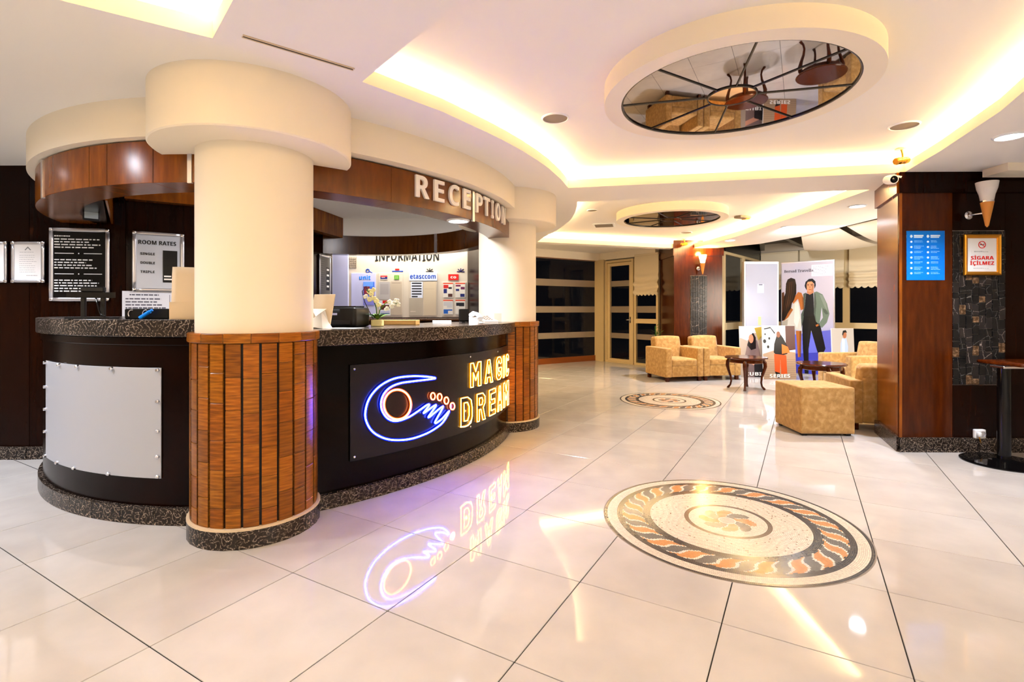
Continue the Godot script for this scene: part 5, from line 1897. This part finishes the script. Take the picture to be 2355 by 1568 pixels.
	for q: Array in [[15, 110, 12], [40, 150, 9], [50, 90, 8], [20, 60, 6]]: blob(im, q[0], q[1], q[2], q[2] * 1.2, Color(0.04, 0.04, 0.05))
	fill_poly(im, [10, 20, 60, 8, 95, 50, 90, 60, 60, 18, 14, 28], Color(0.05, 0.05, 0.06))
	fill_poly(im, [85, 130, 105, 70, 130, 55, 155, 90, 190, 160, 180, 200, 110, 220, 80, 190], Color(0.06, 0.05, 0.06))
	blob(im, 118, 62, 15, 22, Color(0.5, 0.3, 0.2))
	fill_poly(im, [140, 130, 185, 150, 200, 190, 140, 200], Color(0.85, 0.42, 0.16))
	fill_poly(im, [82, 200, 130, 205, 172, 210, 176, 340, 130, 345, 128, 240, 122, 335, 84, 325], Color(0.75, 0.3, 0.12))
	fill_poly(im, [84, 325, 122, 335, 118, 372, 100, 372], Color(0.05, 0.05, 0.05))
	leaning("leaning_poster", "leaning print of a seated figure in orange trousers beside a horse", Vector3(4.74, 0, -8.9), 0.58, 0.95, im, "SERIES", 0.36)
	im = blank(150, 300, Color(0.66, 0.64, 0.62))
	fill_poly(im, [70, 60, 100, 60, 110, 110, 100, 230, 95, 300, 55, 300, 55, 150, 60, 90], Color(0.62, 0.7, 0.88))
	fill_poly(im, [70, 60, 88, 70, 84, 200, 66, 260], Color(0.78, 0.83, 0.92))
	blob(im, 88, 38, 14, 22, Color(0.6, 0.38, 0.26))
	fill_poly(im, [72, 36, 78, 14, 98, 10, 106, 26, 96, 24, 84, 26, 78, 44], Color(0.04, 0.04, 0.05))
	leaning("leaning_poster", "grey print of a man in a light blue shirt, right of the couple poster", Vector3(5.93, 0, -8.98), 0.4, 0.9, im, "", 0.0)

func leaning(called: String, label: String, at: Vector3, w: float, h: float, im: Image, words: String, ww: float):
	var o := thing(called, label, "poster", at, 0.0, "prints leaning in the window bay")
	o.rotation.x = -0.06
	var s := sh()
	s.box(Vector3(-w / 2, 0, -0.02), Vector3(w / 2, h, 0), 0.002)
	part(o, "board", s, M.paper)
	part(o, "print", sheet(w - 0.004, h - 0.004, 0.003, 0.002), printed("print_" + label, im, 0.35))
	if words: lettering(o, "title", words, 0.06, 0.002, M.letter_white, Transform3D(Basis(), Vector3(0, 0.06, 0.004)), ww)


# ---------------------------------------------------------------- right pillar

func pillar_right():
	var A := Vector2(3.375, 4.385)      # front corner
	var B := Vector2(3.672, 5.06)       # far corner of the left face
	var Z := Vector2(7.0, 4.33)
	var body := PackedVector2Array([A, Z, Vector2(7.0, 4.75), Vector2(3.8, 4.75), B])
	var o := thing("wall_pillar", "mahogany panelled pillar on the right with a dark marble mosaic", "pillar", Vector3.ZERO, 0.0, "", "structure")
	var s := sh()
	s.prism(PackedVector2Array([A + Vector2(0.02, 0.02), Z + Vector2(0, 0.02), Vector2(7.0, 4.75), Vector2(3.8, 4.75), B + Vector2(0.02, -0.03)]), 0, SOFFIT - 0.001)
	part(o, "core", s, M.black)
	var cuts := []
	for u in [0, 2190.5, 2311.5]: cuts.append(Vector2(on_face(u, CY, A, Z).x, -on_face(u, CY, A, Z).z) if u > 0 else A)
	cuts.append(Z)
	for k in 3:
		if k == 1:
			s = sh()
			wall_board(cuts[1] + Vector2(0.001, 0), cuts[2] - Vector2(0.001, 0), 0.12, 0.58, -0.02, s)
			part(o, "panel", s, M.wood_dark)
			s = sh()
			wall_board(cuts[1] + Vector2(0.001, 0), cuts[2] - Vector2(0.001, 0), 1.925, 2.27, -0.02, s)
			part(o, "panel", s, M.wood_dark)
		else:
			s = sh()
			wall_board(cuts[k] + Vector2(0.001, 0), cuts[k + 1] - Vector2(0.001, 0), 0.12, 2.27, -0.02, s)
			part(o, "panel", s, [M.wood_pillar, null, M.wood_dark][k])
	s = sh()
	wall_board(B, A, 0.12, 2.27, -0.02, s)
	part(o, "panel", s, M.wood_panel)  # lamplight on the left face is put into a paler wood tint
	for q: Array in [[A, Z], [B, A]]:
		var n: Vector2 = ((q[1] as Vector2) - q[0]).normalized()
		var g := n.orthogonal() * 0.022
		s = sh()
		s.prism(PackedVector2Array([q[0], q[1], q[1] + g + n * (0.012 if q[1] == A else 0.0), q[0] + g - n * (0.012 if q[0] == A else 0.0)]), 2.25, SOFFIT - 0.001)
		part(o, "crown_board", s, M.wood_dark if q[0] == A else M.wood_panel)  # left side of the crown takes the same lit, paler wood
		var L: float = (q[0] as Vector2).distance_to(q[1])
		var m := maxi(1, roundi(L / 0.55))
		for k in m:
			s = sh()
			var p0: Vector2 = (q[0] as Vector2).lerp(q[1], float(k) / m)
			var p1: Vector2 = (q[0] as Vector2).lerp(q[1], float(k + 1) / m)
			var e := n * 0.001
			s.prism(PackedVector2Array([p0 + e, p1 - e, p1 - e + g * 1.1 + n * (0.014 if p1 == A else 0.0), p0 + e + g * 1.1 - n * (0.014 if p0 == A else 0.0)]), 0, 0.125)
			part(o, "skirting_stone", s, M.granite)
	# marble mosaic: eight columns of upright pieces
	var t := on_wall(p3(cuts[1], 0), p3(cuts[2], 0))
	var W: float = (cuts[1] as Vector2).distance_to(cuts[2])
	s = Sh.new(t)
	s.box(Vector3(0, 0.58, -0.02), Vector3(W, 1.925, -0.006), 0.001)
	part(o, "mosaic_joints", s, M.marble_joint)
	var r := RandomNumberGenerator.new()
	r.seed = 19
	for c in 8:
		var y := 0.584
		while y < 1.915:
			var hgt: float = [0.055, 0.085, 0.1, 0.115][r.randi() % 4]
			var y1 := minf(y + hgt, 1.922)
			if 1.922 - y1 < 0.03: y1 = 1.922
			s = Sh.new(t)
			s.box(Vector3(c * W / 8 + 0.0015, y, -0.008), Vector3((c + 1) * W / 8 - 0.0015, y1 - 0.003, 0.002 + r.randf() * 0.006), 0.002)
			var k := r.randi() % 9
			part(o, "marble_piece", s, M.marble_2 if k < 2 and hgt < 0.09 else M.marble_1 if k < 4 else M.marble_0)
			y = y1
	# blue notice
	var im := blank(220, 290, Color(0.0, 0.44, 0.84))
	var wt := Color(0.85, 0.92, 1.0)
	for k in 2:
		blob(im, 28 + k * 96, 32, 8, 9, wt)
		bar(im, 42 + k * 96, 24, 56, 9, wt); bar(im, 42 + k * 96, 35, 50, 6, wt)
		for j in 7:
			var y := 64 + j * 31
			blob(im, 28 + k * 96, y, 7, 6, wt)
			small_print(im, 44 + k * 96, y - 7, 56, 2 + j % 2, 7, 3, Color(0.6, 0.8, 1.0), r)
	var nt := thing("blue_notice", "bright blue notice with rows of white symbols on the right pillar", "notice")
	var at := spot_on(A, Z, 2084, 2171.5, 531, 644, 0.002)
	place(nt, at[0])
	part(nt, "sheet", sheet(at[1], at[2], 0.003), printed("blue_print_sheet", im, 0.3))
	# framed no smoking sign
	at = spot_on(A, Z, 2212, 2296, 540, 633, 0.012)
	var f := thing("no_smoking_sign", "gold framed no smoking sign hung over the marble mosaic", "sign")
	place(f, at[0])
	var w: float = at[1]
	var h: float = at[2]
	var rail := 0.032
	s = sh()
	s.box(Vector3(-w / 2 + 0.01, 0.01, -0.004), Vector3(w / 2 - 0.01, h - 0.01, 0.006), 0.001)
	part(f, "print", s, M.white)
	for k in 4:
		s = sh()
		var flat := k < 2
		var len_ := w if flat else h
		var b := Basis() if flat else Basis(Vector3.BACK, PI / 2)
		if k == 1: b = Basis(Vector3.BACK, PI)
		if k == 3: b = Basis(Vector3.BACK, -PI / 2)
		var c := Vector3(0, h / 2, 0)
		s.xf = Transform3D(b, c)
		var off := (h if flat else w) / 2
		# mitred moulding along the bottom edge of the turned frame
		var outer := [Vector3(-len_ / 2, -off, 0), Vector3(len_ / 2, -off, 0)]
		var prof := [Vector2(0, 0), Vector2(0, 0.018), Vector2(0.008, 0.024), Vector2(0.018, 0.018), Vector2(rail - 0.006, 0.016), Vector2(rail, 0.008), Vector2(rail, 0)]
		for j in prof.size() - 1:
			var p0: Vector2 = prof[j]
			var p1: Vector2 = prof[j + 1]
			s.quad(outer[0] + Vector3(p0.x, p0.x, p0.y), outer[1] + Vector3(-p0.x, p0.x, p0.y), outer[1] + Vector3(-p1.x, p1.x, p1.y), outer[0] + Vector3(p1.x, p1.x, p1.y))
		part(f, "frame", s, M.gold)
	lettering(f, "word", "SİGARA", 0.03, 0.002, M.red, Transform3D(Basis(), Vector3(0, h * 0.425, 0.008)), w * 0.62)
	lettering(f, "word", "İÇİLMEZ", 0.03, 0.002, M.red, Transform3D(Basis(), Vector3(0, h * 0.295, 0.008)), w * 0.65)
	s = Sh.new(Transform3D(Basis(Vector3.RIGHT, PI / 2), Vector3(0, h * 0.75, 0.006)))
	s.lathe([Vector2(0.026, 0), Vector2(0.026, 0.002), Vector2(0.032, 0.002), Vector2(0.032, 0)], Vector3.ZERO, 32)
	part(f, "ban_ring", s, M.red)
	s = sh()
	s.xf = Transform3D(Basis(Vector3.BACK, -0.7), Vector3(0, h * 0.75, 0.007))
	s.box(Vector3(-0.029, -0.0025, 0), Vector3(0.029, 0.0025, 0.002), 0.0004)
	part(f, "ban_bar", s, M.red)
	s = sh()
	s.box(Vector3(-0.018, h * 0.75 - 0.003, 0.006), Vector3(0.014, h * 0.75 + 0.003, 0.0075), 0.0004)
	s.tube([Vector3(0.014, h * 0.75, 0.007), Vector3(0.018, h * 0.75 + 0.006, 0.007), Vector3(0.014, h * 0.75 + 0.011, 0.007)], 0.0015, 5)
	part(f, "cigarette_mark", s, M.ink)
	im = blank(160, 60, Color(0.92, 0.92, 0.92))
	small_print(im, 22, 8, 110, 2, 12, 5, Color(0.35, 0.35, 0.37), r)
	part(f, "fine_print", sheet(w * 0.6, 0.03, 0.0015, h * 0.52, 0, 0.006), printed("fine_print", im))
	im = blank(160, 30, Color(0.92, 0.92, 0.92))
	small_print(im, 6, 8, 148, 1, 12, 9, Color(0.25, 0.25, 0.27), r)
	part(f, "fine_print", sheet(w * 0.66, 0.02, 0.0015, h * 0.13, 0, 0.006), M.fine_print)
	sconce("unlit white glass wall lamp on the right pillar", Vector3(3.965, 1.935, -4.2), 4.33, false)
	# socket with plug
	at = spot_on(A, Z, 2234, 2262, 985, 1007, 0.0)
	var k_ := thing("wall_socket", "white wall socket with a plug low on the right pillar", "socket")
	place(k_, at[0])
	s = sh()
	s.soft(Vector3(-0.045, 0, 0), Vector3(0.05, 0.08, 0.03), 0.008, 0, 4)
	part(k_, "box", s, M.white)
	s = Sh.new(Transform3D(Basis(Vector3.RIGHT, PI / 2), Vector3(0.018, 0.04, 0.03)))
	s.lathe([Vector2(0.026, 0), Vector2(0.026, 0.004), Vector2(0.021, 0.004), Vector2(0.02, 0.001), Vector2(0, 0.001)], Vector3.ZERO, 20)
	part(k_, "outlet", s, M.alu)
	s = sh()
	s.soft(Vector3(-0.04, 0.02, 0.03), Vector3(-0.01, 0.06, 0.06), 0.008, 0, 4)
	part(k_, "plug", s, M.white)
	s = sh()
	s.tube([Vector3(-0.025, 0.02, 0.045), Vector3(-0.022, -0.01, 0.05), Vector3(-0.012, -0.03, 0.045), Vector3(-0.002, -0.01, 0.03), Vector3(-0.006, 0.003, 0.02)], 0.004, 6)
	part(k_, "cable", s, M.brass)
	# camera on the crown
	var cc := thing("security_camera", "small white security camera on the corner of the right pillar", "camera", Vector3(3.26, 2.36, -4.33), -0.15)
	s = Sh.new(Transform3D(Basis(Vector3.RIGHT, PI / 2 + 0.2), Vector3(0, 0, -0.03)))
	s.lathe([Vector2(0, -0.03), Vector2(0.036, -0.025), Vector2(0.04, 0.0), Vector2(0.04, 0.07), Vector2(0.036, 0.078), Vector2(0.03, 0.078)], Vector3.ZERO, 24)
	part(cc, "housing", s, M.white)
	s = Sh.new(Transform3D(Basis(Vector3.RIGHT, PI / 2 + 0.2), Vector3(0, 0, -0.03)))
	s.lathe([Vector2(0.03, 0.078), Vector2(0.028, 0.07), Vector2(0.018, 0.07), Vector2(0.016, 0.078), Vector2(0, 0.084)], Vector3.ZERO, 24)
	part(cc, "lens", s, M.black_gloss)
	s = sh()
	s.tube([Vector3(0.02, 0.02, -0.04), Vector3(0.07, 0.03, -0.04), Vector3(0.1, 0.02, -0.03)], 0.009, 8)
	part(cc, "arm", s, M.white)
	# tall bar table cut by the right edge of the frame
	var bt := thing("bar_table", "bar table with black pole and round black base at the right edge", "table", Vector3(3.97, 0, -4.06))
	s = sh()
	s.lathe([Vector2(0.275, 0), Vector2(0.275, 0.008), Vector2(0.26, 0.014), Vector2(0.1, 0.024), Vector2(0.05, 0.034), Vector2(0, 0.034)], Vector3.ZERO, 64)
	part(bt, "base", s, M.black_gloss)
	s = sh()
	s.lathe([Vector2(0.043, 0.03), Vector2(0.043, 0.78)], Vector3.ZERO, 32)
	part(bt, "pole", s, M.black_gloss)
	s = sh()
	s.box(Vector3(-0.06, 0.765, -0.06), Vector3(0.2, 0.785, 0.06), 0.003)
	part(bt, "bracket", s, M.chrome)
	s = sh()
	s.soft(Vector3(-0.045, 0.785, -0.2), Vector3(1.2, 0.82, 0.2), 0.014, 0, 6)
	part(bt, "tabletop", s, M.table_wood)


# ---------------------------------------------------------------- lounge

func make_armchair() -> Node3D:
	var o := thing("armchair", "tan velvet armchair nearest the glass door", "armchair", Vector3.ZERO, 0.0, "tan velvet armchairs")
	var w := 0.36
	var s := sh()
	s.soft(Vector3(-w + 0.11, 0.08, -0.34), Vector3(w - 0.11, 0.27, 0.35), 0.012, 0, 6)
	part(o, "base", s, M.velvet)
	for k: float in [-1.0, 1.0]:
		s = sh()
		var a := Vector3(k * w, 0.075, -0.36)
		var b := Vector3(k * (w - 0.115), 0.57, 0.36)
		s.soft(a.min(b), a.max(b), 0.016, 0.002, 8)
		part(o, "arm", s, M.velvet)
	s = sh()
	s.soft(Vector3(-w + 0.117, 0.265, -0.2), Vector3(w - 0.117, 0.385, 0.36), 0.03, 0.012, 8)
	part(o, "seat_cushion", s, M.velvet)
	s = sh()
	s.xf = Transform3D(Basis(Vector3.RIGHT, -0.16), Vector3(0, 0.3, -0.2))
	s.soft(Vector3(-w + 0.1, -0.02, -0.1), Vector3(w - 0.1, 0.45, 0.06), 0.035, 0.016, 8)
	part(o, "back_cushion", s, M.velvet)
	s = sh()
	s.soft(Vector3(-w + 0.11, 0.08, -0.36), Vector3(w - 0.11, 0.6, -0.28), 0.016, 0, 6)
	part(o, "backrest", s, M.velvet)
	for x: float in [-1.0, 1.0]:
		for z: float in [-1.0, 1.0]:
			s = sh()
			s.box(Vector3(x * 0.305 - 0.028, 0, z * 0.305 - 0.028), Vector3(x * 0.305 + 0.028, 0.08, z * 0.305 + 0.028), 0.004)
			part(o, "leg", s, M.table_wood)
	return o

func make_table() -> Node3D:
	var o := thing("coffee_table", "round coffee table with curved legs before the two left armchairs", "table", Vector3.ZERO, 0.0, "round coffee tables")
	var s := sh()
	s.lathe([Vector2(0, 0.47), Vector2(0.29, 0.47), Vector2(0.305, 0.478), Vector2(0.312, 0.488), Vector2(0.304, 0.5), Vector2(0, 0.5)], Vector3.ZERO, 48)
	part(o, "tabletop", s, M.table_wood)
	s = sh()
	s.lathe([Vector2(0.235, 0.41), Vector2(0.25, 0.415), Vector2(0.25, 0.47)], Vector3.ZERO, 40)
	part(o, "apron", s, M.table_wood)
	for k in 4:
		var a := TAU * k / 4 + 0.5
		var d := Vector3(cos(a), 0, sin(a))
		s = sh()
		var pts := []
		var rad := []
		for q: Array in [[0.24, 0.46, 0.024], [0.262, 0.42, 0.029], [0.268, 0.36, 0.028], [0.25, 0.28, 0.021], [0.222, 0.19, 0.017], [0.212, 0.11, 0.014], [0.225, 0.05, 0.014], [0.25, 0.02, 0.018], [0.262, 0.0, 0.02]]:
			pts.append(d * q[0] + Vector3.UP * q[1])
			rad.append(q[2])
		s.tube(pts, rad, 10)
		part(o, "leg", s, M.table_wood)
	return o

func lounge():
	var c := make_armchair()
	c.position = Vector3(2.88, 0, -8.97)
	c.rotation.y = 0.235
	copy_of(c, "tan velvet armchair in front of the square column, second from the door", Vector3(3.61, 0, -9.14), 0.2)
	copy_of(c, "tan velvet armchair facing left, beside the grey shirt print", Vector3(5.16, 0, -7.53), -1.52)
	var near := copy_of(c, "tan velvet armchair seen from behind, against the right pillar", Vector3(3.915, 0, -5.43), 2.9)
	near.scale = Vector3(1, 0.9, 1.0)
	var o := thing("ottoman", "square tan velvet ottoman in front, beside the near armchair", "ottoman", Vector3(3.09, 0, -5.165), -0.03)
	var s := sh()
	s.soft(Vector3(-0.26, 0.022, -0.26), Vector3(0.26, 0.475, 0.26), 0.014, 0.004, 10)
	part(o, "seat", s, M.velvet)
	for x: float in [-1.0, 1.0]:
		for z: float in [-1.0, 1.0]:
			s = sh()
			s.box(Vector3(x * 0.21 - 0.025, 0, z * 0.21 - 0.025), Vector3(x * 0.21 + 0.025, 0.025, z * 0.21 + 0.025), 0.003)
			part(o, "foot", s, M.black)
	var t := make_table()
	t.position = Vector3(3.65, 0, -7.85)
	copy_of(t, "round coffee table with curved legs behind the ottoman", Vector3(4.27, 0, -6.95), 0.3)


# ---------------------------------------------------------------- fittings in the ceiling

func mirror_ring(label: String, c: Vector2, R: float, spokes: int, turn: float):
	var o := thing("ceiling_mirror", label, "ceiling mirror", p3(c, 2.47), 0.0, "round mirrors in plaster rings")
	var s := sh()
	var ri := R * 0.862
	s.lathe([Vector2(ri, 0.035), Vector2(ri, 0.0), Vector2(R, 0.0), Vector2(R, COFFER - 2.47)], Vector3.ZERO, 96)
	part(o, "plaster_ring", s, M.cream_paint)
	var hub := R * 0.18
	for k in spokes:
		var a0 := turn + TAU * k / spokes
		var a1 := turn + TAU * (k + 1) / spokes
		s = sh()
		s.bow(Vector2.ZERO, hub + 0.004, ri - 0.002, a0 + 0.004, a1 - 0.004, 0.012, 0.018, 12)
		part(o, "mirror_segment", s, M.mirror)
		s = sh()
		var d := Vector3(cos(a0), 0, -sin(a0))
		s.tube([d * hub + Vector3(0, 0.011, 0), d * ri + Vector3(0, 0.011, 0)], 0.006, 8, false)
		part(o, "metal_strip", s, M.dark_chrome)
	s = sh()
	s.lathe([Vector2(0, 0.008), Vector2(hub, 0.008)], Vector3.ZERO, 40)
	part(o, "hub_mirror", s, M.mirror_amber)
	for rr: Array in [[hub, 0.006], [ri - 0.004, 0.008]]:
		s = sh()
		var ring := []
		for k in 64: ring.append(Vector3(cos(TAU * k / 64) * rr[0], 0.009, -sin(TAU * k / 64) * rr[0]))
		s.tube(ring, rr[1], 8, true)
		part(o, "metal_rim", s, M.dark_chrome)

func downlight(label: String, p: Vector2, y: float, energy: float, wide := 65.0, aim := Vector3.DOWN):
	var o := thing("ceiling_downlight", label, "downlight", p3(p, y), 0.0, "ceiling downlights")
	var s := sh()
	s.lathe([Vector2(0.0, -0.006), Vector2(0.075, -0.006)], Vector3.ZERO, 32)
	part(o, "lens", s, M.lamp_white)
	s = sh()
	s.lathe([Vector2(0.075, -0.003), Vector2(0.078, -0.012), Vector2(0.088, -0.01), Vector2(0.094, 0)], Vector3.ZERO, 32)
	part(o, "trim_ring", s, M.white)
	spot_lamp("ceiling_downlight_lamp", p3(p, y - 0.03), Color(0.93, 0.95, 1.0), energy, wide, 0.07, aim)

func speaker(label: String, p: Vector2, r := 0.095):
	var o := thing("ceiling_speaker", label, "speaker", p3(p, COFFER), 0.0, "round ceiling speakers")
	var s := sh()
	s.lathe([Vector2(0, -0.006), Vector2(r * 0.9, -0.006)], Vector3.ZERO, 40)
	part(o, "grille", s, M.grille)
	s = sh()
	s.lathe([Vector2(r * 0.88, -0.004), Vector2(r * 0.93, -0.01), Vector2(r, -0.006), Vector2(r * 1.03, 0)], Vector3.ZERO, 40)
	part(o, "trim_ring", s, M.white)

func ceiling_fittings():
	mirror_ring("large round ceiling mirror in eight segments over the front mosaic", Vector2(1.28, 2.93), 0.73, 8, 0.55)
	mirror_ring("farther round ceiling mirror in the second coffer", Vector2(2.19, 6.94), 0.735, 8, 0.2)
	downlight("downlight at the upper right edge, nearest the camera", Vector2(3.417, 3.455), SOFFIT, 3.0)
	downlight("downlight right of the second coffer, nearest the pillar", Vector2(3.974, 5.789), SOFFIT, 3.6)
	downlight("downlight right of the second coffer, middle one of the row", Vector2(3.974, 7.249), SOFFIT, 3.8, 60, Vector3(0.76, -0.3, -0.58).normalized())
	downlight("downlight right of the second coffer, farthest of the row", Vector2(3.75, 8.66), SOFFIT, 3.4)
	var a := bow_angle(1054, C_R, 2.69)
	downlight("downlight under the wooden fascia below the word RECEPTION", arc_pt(C_R, 2.69, a), 1.965, 0.8)
	downlight("downlight over the dark wall at the left, outside the frame", Vector2(-4.5, 3.2), SOFFIT, 3.0)
	for k in 4:  # the three behind the camera are added as unseen fill
		downlight(["added fill downlight behind the camera, left one", "added fill downlight behind the camera, middle one", "added fill downlight behind the camera, right one", "downlight beside the left end of the canopy"][k], [Vector2(-2.4, -0.9), Vector2(0.6, -1.6), Vector2(3.6, -0.6), Vector2(-3.235, 2.15)][k], SOFFIT, [1.8, 1.8, 1.8, 1.7][k], [65.0, 65.0, 65.0, 86.0][k])
	speaker("round beige speaker left of the large ceiling mirror", Vector2(0.303, 3.527))
	speaker("round beige speaker right of the large ceiling mirror", Vector2(2.861, 3.669))
	speaker("small round speaker at the near left of the second coffer", Vector2(1.085, 6.803), 0.07)
	speaker("small round speaker behind the farther ceiling mirror", Vector2(3.031, 8.76), 0.1)
	# slot diffuser
	var p := Vector2(-1.17, 2.192)
	var q := Vector2(-0.787, 2.493)
	var o := thing("air_slot", "long narrow air slot in the ceiling near the front column", "vent")
	var t := on_wall(p3(p, 0), p3(q, 0))
	t.origin = p3((p + q) * 0.5, SOFFIT)
	o.transform = t
	var L := p.distance_to(q)
	var s := sh()
	s.box(Vector3(-L / 2, -0.003, -0.008), Vector3(L / 2, 0.004, 0.006), 0.0005)
	part(o, "slot", s, M.dark_slot)
	for z: float in [-0.013, 0.006]:
		s = sh()
		s.box(Vector3(-L / 2 - 0.004, -0.006, z), Vector3(L / 2 + 0.004, 0.002, z + 0.006), 0.001)
		part(o, "edge_rail", s, M.ivory)
	# square vent in the second coffer
	o = thing("air_vent", "square air vent in the second coffer, left of the mirror", "vent", p3(Vector2(1.461, 7.993), COFFER), -0.25)
	s = sh()
	s.box(Vector3(-0.17, -0.012, -0.17), Vector3(0.17, 0.0, 0.17), 0.004)
	part(o, "frame", s, M.white)
	for k in 6:
		s = sh()
		s.box(Vector3(-0.14, -0.018, -0.13 + 0.045 * k), Vector3(0.14, -0.012, -0.105 + 0.045 * k), 0.001)
		part(o, "slat", s, M.grille)
	# smoke detector like box
	o = thing("ceiling_sensor", "small brown sensor in the second coffer, right of the mirror", "sensor", p3(Vector2(3.322, 7.247), COFFER), 0.4)
	s = sh()
	s.soft(Vector3(-0.11, -0.035, -0.06), Vector3(0.11, 0, 0.06), 0.012, 0, 4)
	part(o, "body", s, M.grille)
	s = sh()
	s.box(Vector3(0.02, -0.045, -0.04), Vector3(0.1, -0.035, 0.04), 0.004)
	part(o, "window", s, M.brass)
	# brass spotlights hung in the corners of the coffers
	for k in 2:
		o = thing("brass_spotlight", ["small brass spotlight hanging in the corner of the front coffer", "small brass spotlight hanging in the corner of the second coffer"][k], "spotlight", p3([Vector2(3.25, 4.2), Vector2(3.28, 9.6)][k], COFFER), 0.3, "brass spotlights")
		s = sh()
		s.lathe([Vector2(0.045, 0), Vector2(0.045, -0.008), Vector2(0, -0.01)].map(func(v): return v), Vector3.ZERO, 24)
		part(o, "ceiling_plate", s, M.ivory)
		s = sh()
		s.tube([Vector3(0, -0.008, 0), Vector3(0.012, -0.04, 0), Vector3(0.02, -0.085, 0)], 0.009, 10)
		part(o, "stem", s, M.brass)
		for j in 3:
			s = Sh.new(Transform3D(Basis(Vector3.BACK, PI / 2 + 0.25), Vector3(0.0 + 0.045 * (j - 1), -0.1 + 0.008 * (j - 1), 0)))
			s.lathe([Vector2(0, -0.026), Vector2(0.024, -0.026), Vector2(0.03, -0.018), Vector2(0.03, 0.016), Vector2(0.022, 0.026), Vector2(0, 0.026)], Vector3.ZERO, 16)
			part(o, "barrel", s, M.brass)
	# bulkhead at the upper right edge
	o = thing("trim_4", "low cream bulkhead at the upper right edge, above the pillar lamp", "bulkhead", Vector3.ZERO, 0.0, "", "structure")
	s = sh()
	s.prism(PackedVector2Array([Vector2(4.02, 4.08), Vector2(6.9, 4.08), Vector2(6.9, 4.3), Vector2(4.02, 4.3)]), 2.365, SOFFIT - 0.001)
	part(o, "face", s, M.cream_paint)
